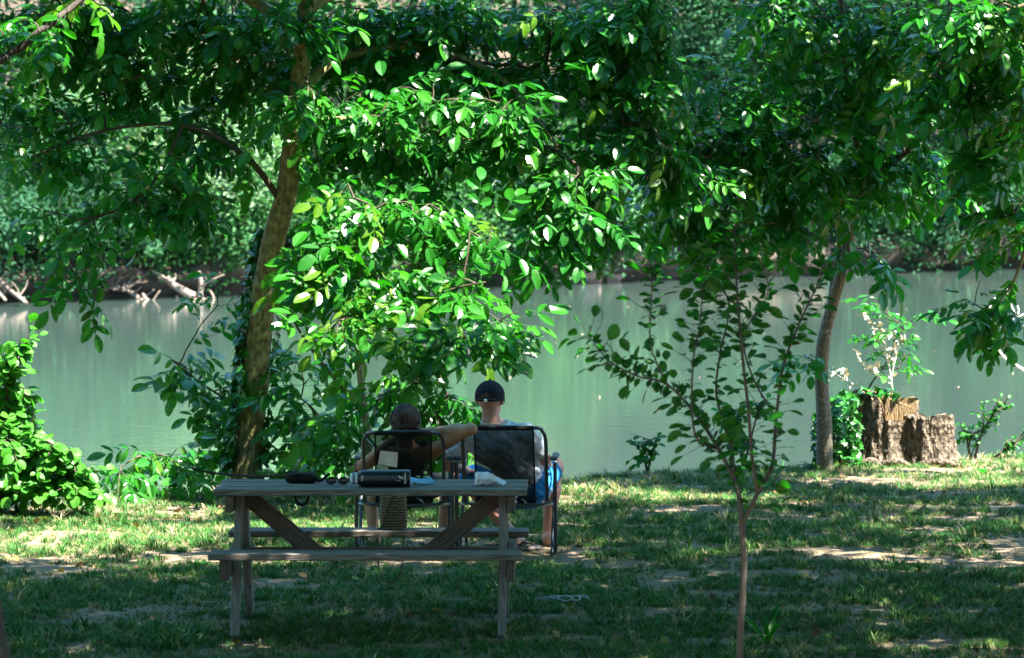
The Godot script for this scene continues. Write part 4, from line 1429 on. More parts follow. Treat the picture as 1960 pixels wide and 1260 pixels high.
	for e in plan:
		var set_: Array = [mid, shade_deep, mid, blue][k % 4]
		if e[0] > -150 and e[0] < 90: set_ = shade_deep
		if e[0] > 1500: set_ = [shade_deep, blue][k % 2]
		var kind: String = "pale green" if set_ == pale else ("dark green" if set_ == shade_deep else ("blue green" if set_ == blue else "mid green"))
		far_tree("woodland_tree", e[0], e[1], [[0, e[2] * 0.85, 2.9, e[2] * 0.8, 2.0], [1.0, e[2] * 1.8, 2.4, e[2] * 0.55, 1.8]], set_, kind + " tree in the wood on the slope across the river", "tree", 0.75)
		k += 1

func make_screen_trees() -> void:      # unseen trees added round the lawn to close it off from the open sky
	var leaf := [Color(0.04, 0.17, 0.01), Color(0.055, 0.19, 0.012), Color(0.032, 0.14, 0.01)]
	rng.seed = 95
	for e in [[-6.5, -13.0, 1.0], [5.2, -10.5, 1.0], [-9.5, -21.5, 1.0], [11.0, -22.0, 1.1], [-10.5, -30.0, 0.8], [9.0, -14.0, 1.0], [-6.0, 5.0, 1.0], [0.5, 8.0, 1.1], [7.0, 4.0, 1.0], [-14.0, -2.0, 1.0], [15.0, -4.0, 1.0]]:
		var k: float = e[2]
		var open: bool = e[1] > -16.0 and e[1] < 0.0 and absf(e[0]) < 8.0
		var crowns := [[0.0, 6.4 * k, 3.6, 2.2, 3.4], [1.2, 7.4 * k, 2.8, 1.8, 2.8]]
		if not open: crowns = [[0.0, 4.4 * k, 3.4, 3.6, 3.2], [0.8, 7.4 * k, 2.6, 2.0, 2.6], [-0.6, 1.6, 2.6, 1.6, 2.4]]
		spray_tree("unseen_tree", Vector3(e[0], 0.3, e[1]) if not open else Vector3(e[0] + (1.5 if absf(e[0]) < 1.5 else 0.0), 0.3, e[1]), crowns, leaf, "unseen broad green tree added to screen the lawn from open sky", "tree", 0.6, true, "unseen trees screening the lawn from open sky", 2.2)

func driftwood() -> void:
	var d := 97.5
	var foot := at(380, 590, 99.0)
	foot.y = -1.0
	var t := thing("fallen_tree", foot, "bleached fallen tree with roots lying in the water below the pale willow", "dead tree")
	var put := func(called: String, list: Array, r0: float, r1: float) -> void:
		var pts := []
		var rs := []
		for i in list.size():
			pts.append(Vector3(0.0, rng.randfn() * r1 * 0.8, 0.0) + at(list[i][0], list[i][1], 99.0 + (list[i][2] if list[i].size() > 2 else 0.0)) - foot)
			rs.append(lerpf(r0, r1, float(i) / (list.size() - 1)))
		var st := mb()
		tube(st, smooth_path(pts, 4), smooth_numbers(rs, 4), 8, 0.45, list[0][0])
		for k in 4:                                            # broken side twigs
			var sm := smooth_path(pts, 4)
			var p: Vector3 = sm[rng.randi_range(1, sm.size() - 1)]
			var q := p + Vector3(rng.randfn() * 0.3, rng.randf_range(0.05, 0.4), rng.randfn() * 0.2)
			tube(st, smooth_path([p, p.lerp(q, 0.5) + rand_dir() * 0.07, q], 3), smooth_numbers([r1 * 0.5, r1 * 0.35, r1 * 0.2], 3), 5, 0.3, p.x)
		obj(called, st, M.dead_wood, t)
	put.call("snag", [[386, 600], [382, 575], [384, 545], [380, 518]], 0.09, 0.045)
	put.call("log", [[275, 603, -1], [330, 600], [380, 597], [425, 592, 1]], 0.1, 0.15)
	put.call("limb", [[282, 598, -1], [300, 592], [345, 578]], 0.1, 0.07)
	put.call("limb", [[370, 580], [340, 555], [318, 540]], 0.13, 0.08)
	put.call("limb", [[295, 592, -1], [265, 572], [238, 553]], 0.07, 0.05)
	put.call("root", [[372, 588], [355, 580], [352, 570]], 0.16, 0.06)
	put.call("root", [[392, 592], [400, 580], [410, 588]], 0.2, 0.08)
	put.call("root", [[380, 592], [395, 588], [405, 600]], 0.22, 0.1)
	put.call("root", [[365, 592], [372, 578], [388, 574]], 0.16, 0.05)
	t = thing("dead_branch", at(20, 600, 94.0) * Vector3(1, 0, 1) + Vector3(0, -1.0, 0), "grey dead branch slanting into the water below the dark bush", "branch")
	foot = t.position
	put.call("limb", [[-20, 520, -4], [15, 555, -4], [50, 582, -5]], 0.06, 0.04)
	put.call("limb", [[-20, 545, -4], [10, 575, -5]], 0.05, 0.03)
	t = thing("driftwood", at(215, 590, 98.0) * Vector3(1, 0, 1) + Vector3(0, -1.0, 0), "tangle of brown roots hanging from the far bank beside the bleached fallen tree", "roots")
	foot = t.position
	rng.seed = 33
	for k in 9:
		var x := rng.randf_range(190, 255)
		put.call("root", [[x, 528, 1], [x + rng.randf_range(-14, 10), 545, 0], [x + rng.randf_range(-20, 20), 556, -0.5]], 0.06, 0.025)
	# stones and bare earth below the bluish willow
	rng.seed = 34
	for e in [[1105, 520, 0.5], [1122, 527, 0.4], [1150, 518, 0.35], [1168, 530, 0.3], [1108, 536, 0.3], [990, 545, 0.35]]:
		var dd := 108.0
		for k in 4: dd = -shore_z(at(e[0], 540, dd).x)
		var p := at(e[0], e[1], dd + 0.2)
		var st := blob_mesh([[Vector3.ZERO, Vector3(e[2], e[2] * 0.55, e[2] * 0.6), Basis(Vector3.BACK, rng.randf() * 0.6)], [Vector3(e[2] * 0.4, -e[2] * 0.2, 0), Vector3(e[2] * 0.6, e[2] * 0.4, e[2] * 0.5), Basis()]], 0.08, 0.1, Vector3.ZERO, 0.12)
		var o := obj("stone", st, mat(lin(0.34, 0.22, 0.18), 0.95))
		o.position = p
		tag(o, "pinkish stone in the far bank beside the small bluish willow", "stone", "pinkish stones in the far bank")

# ---------------------------------------------------------------- grass
func make_grass() -> void:
	var tufts := []
	for s in 4:
		rng.seed = 100 + s
		var st := mb()
		for k in (11 if s < 3 else 9):
			var a := rng.randf() * TAU
			var out := Vector3(cos(a), 0, sin(a))
			var h := rng.randf_range(0.5, 1.0)
			var lean := rng.randf_range(0.3, 1.1) if s < 3 else rng.randf_range(0.8, 1.6)
			var p := Vector3(rng.randfn() * 0.18, 0, rng.randfn() * 0.18)
			var w := out.cross(Vector3.UP) * rng.randf_range(0.02, 0.042)
			var m1 := p + Vector3.UP * h * 0.55 * (1.0 if s < 3 else 0.4) + out * lean * 0.25
			var m2 := p + Vector3.UP * h * (1.0 if s < 3 else 0.35) + out * lean * 0.8
			st.set_smooth_group(-1)
			st.set_color(Color.WHITE * rng.randf_range(0.75, 1.25))
			quad(st, p - w, p + w, m1 + w * 0.8, m1 - w * 0.8)
			tri(st, m1 - w * 0.8, m1 + w * 0.8, m2)
		st.generate_normals()
		tufts.append(st.commit())
	var lists := [[], [], [], []]
	rng.seed = 111
	var green := [Color(0.035, 0.13, 0.022), Color(0.045, 0.145, 0.024), Color(0.03, 0.11, 0.024), Color(0.085, 0.16, 0.035)]
	var straw := [Color(0.34, 0.28, 0.15), Color(0.42, 0.36, 0.22), Color(0.24, 0.19, 0.1), Color(0.3, 0.27, 0.14)]
	for k in 110000:
		var z := -rng.randf_range(20.0, 37.8)
		var half := -z * 0.121 + 1.6
		var x := rng.randf_range(-half, half)
		var edge := z - bank_z(x)
		if edge < -0.7: continue
		var b := bare(x, z)
		var y := ground_y(x, z) - 0.003
		var fringe := exp(-pow(edge / 0.35, 2.0))
		if rng.randf() > b * 1.25 - fringe * 0.5:
			var s := rng.randf_range(0.026, 0.064) * (1.0 - 0.4 * b) * (1.0 + fringe * 1.5) * (1.9 if rng.randf() < 0.06 else 1.0)
			var dry := rng.randf() < 0.1 + 0.75 * b * b + fringe * 0.3 + 0.15 * smoothstep(29.0, 33.0, -z)
			var c: Color = straw[rng.randi() % 4] if dry else green[rng.randi() % 4]
			lists[rng.randi() % 3].append([Transform3D(Basis(Vector3.UP, rng.randf() * TAU).scaled(Vector3(s * 1.3, s, s * 1.3)), Vector3(x, y, z)), c * rng.randf_range(0.8, 1.2)])
		elif rng.randf() < 0.85:
			var s := rng.randf_range(0.025, 0.06)
			lists[3].append([Transform3D(Basis(Vector3.UP, rng.randf() * TAU).scaled(Vector3(s * 1.4, s * 0.45, s * 1.4)), Vector3(x, y, z)), straw[rng.randi() % 4] * rng.randf_range(0.6, 1.1)])
	for s in 4:
		var mm := MultiMesh.new()
		mm.transform_format = MultiMesh.TRANSFORM_3D
		mm.use_colors = true
		mm.mesh = tufts[s]
		mm.instance_count = lists[s].size()
		for i in lists[s].size():
			mm.set_instance_transform(i, lists[s][i][0])
			mm.set_instance_color(i, lists[s][i][1])
		var o := MultiMeshInstance3D.new()
		o.name = numbered("grass" if s < 3 else "straw")
		o.multimesh = mm
		o.material_override = M.grass
		add_child(o)
		tag(o, "short patchy grass on the river bank" if s < 3 else "flattened dry straw on the trodden earth", "grass" if s < 3 else "straw", "", "stuff")

func fallen_leaves() -> void:
	rng.seed = 141
	var shapes := []
	for k in 3:
		var st := mb()
		leaflet(st, Transform3D(Basis(), Vector3(0, -0.5, 0)), 1.0, 0.32, [0.3, -0.4, 0.6][k], [0.5, 0.2, 0.8][k], Color.WHITE)
		st.generate_normals()
		shapes.append(st.commit())
	for k in 3:
		var mm := MultiMesh.new()
		mm.transform_format = MultiMesh.TRANSFORM_3D
		mm.use_colors = true
		mm.mesh = shapes[k]
		mm.instance_count = 260
		for i in 260:
			var z := -rng.randf_range(20.0, 35.0)
			var x := rng.randf_range(-1, 1) * (-z * 0.121 + 1.5)
			if z < bank_z(x) + 0.2: z = bank_z(x) + rng.randf_range(0.2, 6.0)
			mm.set_instance_transform(i, aim(Vector3(x, ground_y(x, z) + 0.018, z), Vector3(rng.randfn(), rng.randfn() * 0.2, rng.randfn()), Vector3.UP + rand_dir() * 0.4, rng.randf_range(0.035, 0.085)))
			mm.set_instance_color(i, [Color(0.22, 0.13, 0.06), Color(0.34, 0.24, 0.12), Color(0.13, 0.08, 0.045), Color(0.28, 0.26, 0.08)][rng.randi() % 4])
		var o := MultiMeshInstance3D.new()
		o.name = numbered("fallen_leaves")
		o.multimesh = mm
		o.material_override = M.dry_leaf
		add_child(o)
		tag(o, "brown fallen leaves scattered over the lawn", "fallen leaves", "", "stuff")

func weed(px: float, py: float, n: int, l: float, wide: float, up: float, tint: int, label: String) -> void:
	var p := on_ground(px, py)
	var t := thing("weed", p, label, "plant", "low weeds in the grass")
	for k in n:
		var a := k * 2.4 + px
		var way := Vector3(cos(a), up * rng.randf_range(0.7, 1.3), sin(a))
		var st := mb()
		var xf := aim(Vector3.ZERO, way, Vector3.UP + rand_dir() * 0.2, 1.0)
		st.set_color(leaf_tints[tint])
		leaflet(st, xf, l * rng.randf_range(0.7, 1.1), l * wide, 0.35, 0.2, leaf_tints[tint])
		obj("leaf", st, M.small_leaf, t)

# ---------------------------------------------------------------- trees
func make_trees() -> void:
	var green := [0, 1, 2, 5, 6, 0, 2, 1, 5, 3, 2, 0, 1, 5, 6, 0, 4]
	# leaning walnut on the bank
	rng.seed = 201
	var foot := at(468, 900, 33.3)
	foot.y = ground_y(foot.x, foot.z)
	var t := thing("walnut_tree", foot, "leaning walnut tree with ochre bark and ivy climbing its trunk", "tree")
	var tr := trunk_part(t, [foot + Vector3(-0.02, -0.15, 0), at(468, 925, 33.3), at(476, 850, 33.3), at(487, 720, 33.25), at(500, 600, 33.2), at(520, 480, 33.1), at(545, 380, 33.0), at(562, 270, 32.9), at(574, 150, 32.8), at(586, 20, 32.7), at(600, -140, 32.6), at(600, -330, 32.4)],
		[0.2, 0.15, 0.117, 0.108, 0.103, 0.095, 0.086, 0.078, 0.074, 0.07, 0.062, 0.035], M.bark, 18, 0.14)
	var limbs := [
		[[at(540, 390, 33.0), at(470, 300, 32.8), at(350, 240, 32.7), at(200, 250, 32.6), at(60, 300, 32.5)], [0.03, 0.024, 0.018, 0.012, 0.007]],
		[[at(350, 240, 32.7), at(300, 340, 32.6), at(230, 400, 32.5), at(150, 420, 32.4)], [0.016, 0.012, 0.009, 0.006]],
		[[at(572, 180, 32.8), at(650, 110, 33.2), at(800, 90, 33.4), at(960, 150, 33.2), at(1080, 300, 32.8)], [0.05, 0.04, 0.03, 0.02, 0.01]],
		[[at(580, 80, 32.7), at(480, 0, 32.8), at(330, -40, 32.8), at(120, -30, 32.6)], [0.05, 0.04, 0.03, 0.015]],
		[[at(586, 20, 32.7), at(760, -80, 33.2), at(1000, -120, 33.2), at(1250, -60, 33.0)], [0.05, 0.04, 0.03, 0.015]],
		[[at(562, 270, 32.9), at(640, 230, 32.9), at(760, 240, 32.9), at(900, 270, 32.9)], [0.035, 0.028, 0.02, 0.01]],
	]
	var paths := [tr]
	for l in limbs: paths.append(trunk_part(t, l[0], l[1], M.bark if l[1][0] > 0.03 else M.twig, 8, 0.1, "limb"))
	var tips := blob_tips([
		[110, 110, 170, 140, 32.8, 0.4, 28], [310, 140, 170, 150, 33.0, 0.3, 28], [60, 260, 120, 90, 32.6, 0.3, 11], [230, 330, 130, 100, 32.6, 0.3, 12],
		[330, 390, 110, 60, 32.6, 0.3, 7], [160, 470, 45, 70, 32.4, 0.2, 3], [160, 560, 25, 40, 32.3, 0.1, 2], [430, 290, 80, 110, 32.9, 0.2, 8], [480, 90, 110, 120, 33.3, 0.3, 14], [60, 425, 60, 30, 32.4, 0.2, 2], [1180, 220, 90, 90, 33.2, 0.4, 14], [1150, 400, 70, 60, 33.2, 0.3, 9], [1300, 300, 60, 80, 33.4, 0.4, 8],
		[620, 80, 120, 120, 33.6, 0.4, 16], [780, 90, 160, 110, 33.8, 0.4, 22], [960, 90, 160, 110, 33.6, 0.4, 22], [1130, 120, 150, 130, 33.2, 0.5, 20],
		[680, 270, 110, 80, 33.0, 0.2, 14], [840, 290, 130, 80, 33.0, 0.2, 16], [980, 290, 90, 80, 33.0, 0.2, 11], [1090, 330, 80, 90, 32.6, 0.3, 10], [1080, 430, 90, 50, 32.6, 0.3, 7], [1020, 480, 30, 40, 32.6, 0.1, 3], [1200, 300, 100, 100, 33.0, 0.4, 9],
		[1290, 170, 60, 60, 33.0, 0.4, 3], [1240, 40, 90, 60, 33.0, 0.5, 7],
	])
	tips += blob_tips([[540, 30, 100, 50, 32.7, 0.2, 12], [700, 30, 110, 50, 33.4, 0.3, 12], [860, 150, 120, 50, 33.4, 0.3, 10], [880, 20, 130, 50, 33.4, 0.4, 14], [1080, 20, 130, 50, 33.2, 0.4, 14], [1230, 90, 70, 90, 33.0, 0.4, 10], [180, 20, 170, 50, 32.9, 0.3, 16], [400, 20, 110, 60, 33.0, 0.3, 10], [560, 200, 70, 70, 32.5, 0.2, 6], [760, 200, 120, 50, 32.6, 0.2, 10], [940, 200, 90, 50, 32.6, 0.2, 8]])
	tips += crown_tips(Vector3(-1.2, 5.6, -31.2), Vector3(3.8, 1.7, 2.8), 700)
	var g := grow(paths, tips)
	obj("branches", branch_mesh(g, foot), M.twig, t).set_meta("kind", "stuff")
	foliage(t, leaves_on(g, 5, Vector2(0.85, 1.2), 0.42, green, 6, 0.35, Vector3(0.1, 0, 0.35)), "compound", M.leaf)
	# slender walnut sapling behind the couple, standing in the sun
	rng.seed = 202
	foot = at(702, 900, 32.2)
	foot.y = ground_y(foot.x, foot.z)
	t = thing("young_walnut", foot, "slender young walnut with sunlit leaves growing behind the couple", "tree")
	tr = trunk_part(t, [foot + Vector3(0, -0.1, 0), at(706, 860, 32.2), at(697, 780, 32.2), at(687, 690, 32.2), at(680, 600, 32.1), at(690, 500, 32.1), at(720, 400, 32.1)], [0.042, 0.036, 0.03, 0.027, 0.022, 0.016, 0.008], M.pale_bark, 10, 0.08)
	limbs = [
		[[at(700, 800, 32.2), at(640, 725, 32.0), at(590, 660, 31.9), at(556, 605, 31.8)], [0.016, 0.014, 0.011, 0.007]],
		[[at(687, 690, 32.2), at(760, 620, 31.8), at(850, 560, 31.7), at(930, 540, 31.6)], [0.016, 0.012, 0.009, 0.005]],
		[[at(697, 790, 32.2), at(760, 740, 31.9), at(830, 730, 31.6), at(900, 690, 31.4)], [0.014, 0.011, 0.008, 0.005]],
		[[at(702, 860, 32.2), at(620, 830, 33.0), at(480, 790, 34.0), at(380, 730, 33.9), at(330, 690, 33.8)], [0.014, 0.012, 0.01, 0.008, 0.005]],
		[[at(706, 880, 32.2), at(560, 910, 32.6), at(400, 905, 33.0), at(290, 870, 32.6), at(230, 895, 32.3)], [0.014, 0.012, 0.01, 0.008, 0.005]],
	]
	paths = [tr]
	for l in limbs: paths.append(trunk_part(t, l[0], l[1], M.twig, 7, 0.05, "limb"))
	tips = blob_tips([
		[640, 400, 70, 70, 32.1, 0.2, 7], [740, 420, 130, 70, 32.1, 0.2, 12], [880, 430, 90, 60, 32.0, 0.2, 9], [650, 520, 80, 70, 31.9, 0.2, 9], [770, 530, 120, 60, 31.8, 0.2, 10], [890, 540, 70, 50, 31.7, 0.2, 7],
		[660, 630, 80, 50, 31.4, 0.2, 7], [800, 640, 120, 50, 31.2, 0.2, 9], [910, 640, 50, 40, 31.1, 0.2, 4], [975, 610, 40, 25, 31.4, 0.1, 3],
		[425, 570, 30, 50, 33.6, 0.2, 2], [360, 700, 55, 40, 33.8, 0.2, 4], [430, 720, 60, 70, 34.0, 0.2, 5], [590, 720, 70, 90, 33.2, 0.3, 8], [580, 850, 60, 60, 33.2, 0.3, 8], [410, 850, 70, 60, 34.0, 0.3, 7], [640, 830, 60, 60, 32.0, 0.3, 6],
		[780, 750, 90, 50, 31.8, 0.3, 7], [850, 790, 70, 60, 31.8, 0.2, 6], [300, 880, 80, 30, 32.6, 0.2, 5], [230, 920, 30, 25, 32.0, 0.2, 2], [620, 900, 70, 25, 33.0, 0.2, 5], [840, 860, 50, 40, 31.8, 0.2, 4],
	])
	g = grow(paths, tips)
	obj("branches", branch_mesh(g, foot), M.twig, t).set_meta("kind", "stuff")
	foliage(t, leaves_on(g, 4, Vector2(0.9, 1.35), 0.4, green + [7], 6, 0.3, Vector3(0.2, 0, 0.85)), "compound", M.leaf)
	# slender forked tree beside the stump
	rng.seed = 203
	foot = at(1578, 870, 35.6)
	foot.y = ground_y(foot.x, foot.z)
	t = thing("forked_tree", foot, "slender grey tree with a forked trunk beside the old stump", "tree")
	tr = trunk_part(t, [foot + Vector3(0, -0.15, 0), at(1578, 820, 35.5), at(1573, 740, 35.5), at(1576, 660, 35.4), at(1592, 590, 35.4), at(1612, 520, 35.3), at(1628, 450, 35.3), at(1645, 380, 35.2), at(1700, 320, 35.0), at(1760, 260, 34.8), at(1800, 150, 34.6), at(1820, 0, 34.4)],
		[0.075, 0.065, 0.058, 0.056, 0.052, 0.05, 0.045, 0.04, 0.032, 0.028, 0.024, 0.018], M.grey_bark, 12, 0.12)
	limbs = [
		[[at(1585, 610, 35.4), at(1594, 540, 35.4), at(1606, 470, 35.3), at(1600, 380, 35.2)], [0.026, 0.022, 0.02, 0.012]],
		[[at(1640, 395, 35.2), at(1640, 280, 35.0), at(1620, 150, 34.8), at(1610, 0, 34.6), at(1600, -150, 34.4)], [0.035, 0.03, 0.026, 0.02, 0.012]],
		[[at(1640, 400, 35.2), at(1560, 330, 34.8), at(1450, 300, 34.5), at(1350, 300, 34.2)], [0.025, 0.02, 0.015, 0.008]],
		[[at(1574, 700, 35.5), at(1555, 690, 35.4), at(1540, 680, 35.3)], [0.012, 0.01, 0.006]],
	]
	paths = [tr]
	for l in limbs: paths.append(trunk_part(t, l[0], l[1], M.grey_bark if l[1][0] > 0.022 else M.twig, 8, 0.08, "limb"))
	tips = blob_tips([
		[1360, 330, 110, 110, 34.4, 0.5, 16], [1480, 400, 110, 60, 34.6, 0.4, 12], [1500, 260, 110, 120, 34.6, 0.6, 17], [1620, 300, 110, 110, 34.8, 0.6, 19], [1740, 330, 80, 60, 34.8, 0.4, 14], [1600, 120, 130, 120, 34.7, 0.6, 21],
		[1730, 160, 110, 140, 34.6, 0.6, 20], [1430, 130, 80, 60, 34.4, 0.5, 8], [1390, 450, 90, 40, 34.4, 0.3, 8], [1670, 500, 45, 20, 35.1, 0.2, 3], [1550, 690, 25, 25, 35.3, 0.1, 2], [1250, 400, 70, 60, 34.4, 0.3, 8], [1330, 200, 60, 60, 34.4, 0.4, 6],
	])
	tips += blob_tips([[1560, 20, 140, 50, 34.4, 0.6, 14], [1720, 30, 100, 60, 34.4, 0.6, 10], [1400, 230, 70, 60, 34.4, 0.4, 7]])
	tips += crown_tips(Vector3(3.3, 5.4, -33.4), Vector3(2.8, 1.5, 2.2), 360)
	g = grow(paths, tips)
	obj("branches", branch_mesh(g, foot), M.twig, t).set_meta("kind", "stuff")
	foliage(t, leaves_on(g, 5, Vector2(0.85, 1.2), 0.42, green, 6), "compound", M.leaf)
	# big walnuts outside the frame whose boughs hang into it and shade the lawn
	rng.seed = 204
	foot = Vector3(6.5, 0, -31.6)
	t = thing("overhanging_walnut", foot, "dark walnut boughs hanging in above the dead white branch", "tree")
	tr = trunk_part(t, [foot + Vector3(0, -0.15, 0), foot + Vector3(-0.1, 1.5, 0), foot + Vector3(-0.3, 3.2, -0.2), foot + Vector3(-0.5, 5.2, 0), foot + Vector3(-0.6, 7.4, 0.2)], [0.26, 0.2, 0.17, 0.12, 0.05], M.bark, 14)
	limbs = [
		[[foot + Vector3(-0.3, 3.0, -0.2), at(2100, 200, 32.4), at(1960, 230, 32.9), at(1860, 300, 33.2)], [0.09, 0.05, 0.03, 0.01]],
		[[foot + Vector3(-0.35, 3.4, -0.2), at(2080, 20, 32.4), at(1940, 20, 32.7), at(1820, 90, 33.0)], [0.09, 0.05, 0.03, 0.012]],
		[[at(2050, 215, 32.6), at(1980, 420, 32.7), at(1945, 530, 32.8), at(1915, 575, 32.8)], [0.03, 0.018, 0.012, 0.006]],
		[[foot + Vector3(-0.5, 5.0, 0), foot + Vector3(-2.5, 6.0, 1.6), foot + Vector3(-4.4, 6.2, 3.2)], [0.09, 0.06, 0.02]],
		[[foot + Vector3(-0.5, 5.0, 0), foot + Vector3(-2.5, 6.0, -0.6), foot + Vector3(-4.6, 6.0, -1.0)], [0.09, 0.06, 0.02]],
	]
	paths = [tr]
	for l in limbs: paths.append(trunk_part(t, l[0], l[1], M.bark, 9, 0.1, "limb"))
	tips = blob_tips([
		[1850, 80, 110, 90, 33.1, 0.5, 20], [1930, 180, 80, 120, 32.8, 0.5, 16], [1890, 310, 75, 60, 33.0, 0.3, 8], [1930, 410, 45, 60, 32.8, 0.3, 6], [1890, 590, 45, 30, 32.8, 0.1, 4], [1860, 545, 20, 15, 32.8, 0.1, 1], [1900, 630, 25, 20, 32.8, 0.1, 2],
	])
	tips += blob_tips([[1880, 30, 90, 50, 32.6, 0.5, 12], [1800, 200, 60, 70, 33.0, 0.4, 8]])
	tips += crown_tips(foot + Vector3(-1.8, 6.2, 0.4), Vector3(4.2, 1.9, 3.6), 780)
	g = grow(paths, tips)
	obj("branches", branch_mesh(g, foot), M.twig, t).set_meta("kind", "stuff")
	foliage(t, leaves_on(g, 5, Vector2(0.9, 1.25), 0.42, green, 6), "compound", M.leaf)
	rng.seed = 205
	foot = Vector3(-2.78, 0, -20.2)
	t = thing("shade_walnut", foot, "dark walnut trunk whose flared base shows at the lawn's near corner", "tree")
	tr = trunk_part(t, [Vector3(-2.62, -0.15, -20.2), Vector3(-2.64, 0.12, -20.2), Vector3(-2.71, 0.5, -20.2), Vector3(-2.98, 1.4, -20.2), Vector3(-3.1, 3.0, -20.3), Vector3(-2.9, 5.0, -20.6), Vector3(-2.7, 7.2, -21.0)], [0.36, 0.3, 0.27, 0.22, 0.19, 0.14, 0.05], M.dark_bark, 18, 0.25)
	limbs = [
		[[Vector3(-3.1, 3.2, -20.3), Vector3(-1.2, 5.0, -22.0), Vector3(0.6, 5.6, -23.4)], [0.11, 0.07, 0.02]],
		[[Vector3(-3.0, 4.2, -20.5), Vector3(-2.9, 5.4, -23.0), Vector3(-2.6, 5.4, -25.6)], [0.1, 0.06, 0.02]],
		[[Vector3(-3.1, 3.0, -20.3), Vector3(-3.3, 3.35, -23.5), at(-20, 120, 26.5), at(90, 50, 26.8), at(190, -30, 27.0)], [0.07, 0.045, 0.03, 0.024, 0.015]],
	]
	paths = [tr]
	for l in limbs: paths.append(trunk_part(t, l[0], l[1], M.dark_bark, 9, 0.12, "limb"))
	tips = crown_tips(Vector3(0.4, 5.9, -22.0), Vector3(4.4, 1.9, 4.8), 1250) + blob_tips([[60, 30, 110, 50, 27.0, 0.4, 6]])
	g = grow(paths, tips)
	obj("branches", branch_mesh(g, foot), M.twig, t).set_meta("kind", "stuff")
	foliage(t, leaves_on(g, 6, Vector2(0.9, 1.25), 0.42, green, 6), "compound", M.leaf)
	rng.seed = 206
	foot = Vector3(5.0, 0, -18.6)
	t = thing("shade_walnut", foot, "walnut tree beside the lawn, its crown shading the near grass", "tree")
	tr = trunk_part(t, [foot + Vector3(0, -0.15, 0), foot + Vector3(0, 1.6, 0), foot + Vector3(-0.2, 3.2, 0), foot + Vector3(-0.4, 5.2, 0), foot + Vector3(-0.4, 7.0, 0)], [0.3, 0.23, 0.2, 0.12, 0.05], M.dark_bark, 16)
	limbs = [
		[[foot + Vector3(-0.2, 3.2, 0), foot + Vector3(-2.0, 4.6, -1.2), foot + Vector3(-3.8, 5.4, -2.2)], [0.11, 0.07, 0.02]],
		[[foot + Vector3(-0.3, 3.8, 0), foot + Vector3(-1.2, 5.2, -2.6), foot + Vector3(-1.6, 5.6, -5.0)], [0.1, 0.06, 0.02]],
	]
	paths = [tr]
	for l in limbs: paths.append(trunk_part(t, l[0], l[1], M.dark_bark, 9, 0.12, "limb"))
	tips = crown_tips(foot + Vector3(-0.6, 5.9, -5.6), Vector3(4.4, 2.0, 5.4), 1500)
	g = grow(paths, tips)
	obj("branches", branch_mesh(g, foot), M.twig, t).set_meta("kind", "stuff")
	foliage(t, leaves_on(g, 6, Vector2(0.9, 1.25), 0.42, green, 6), "compound", M.leaf)

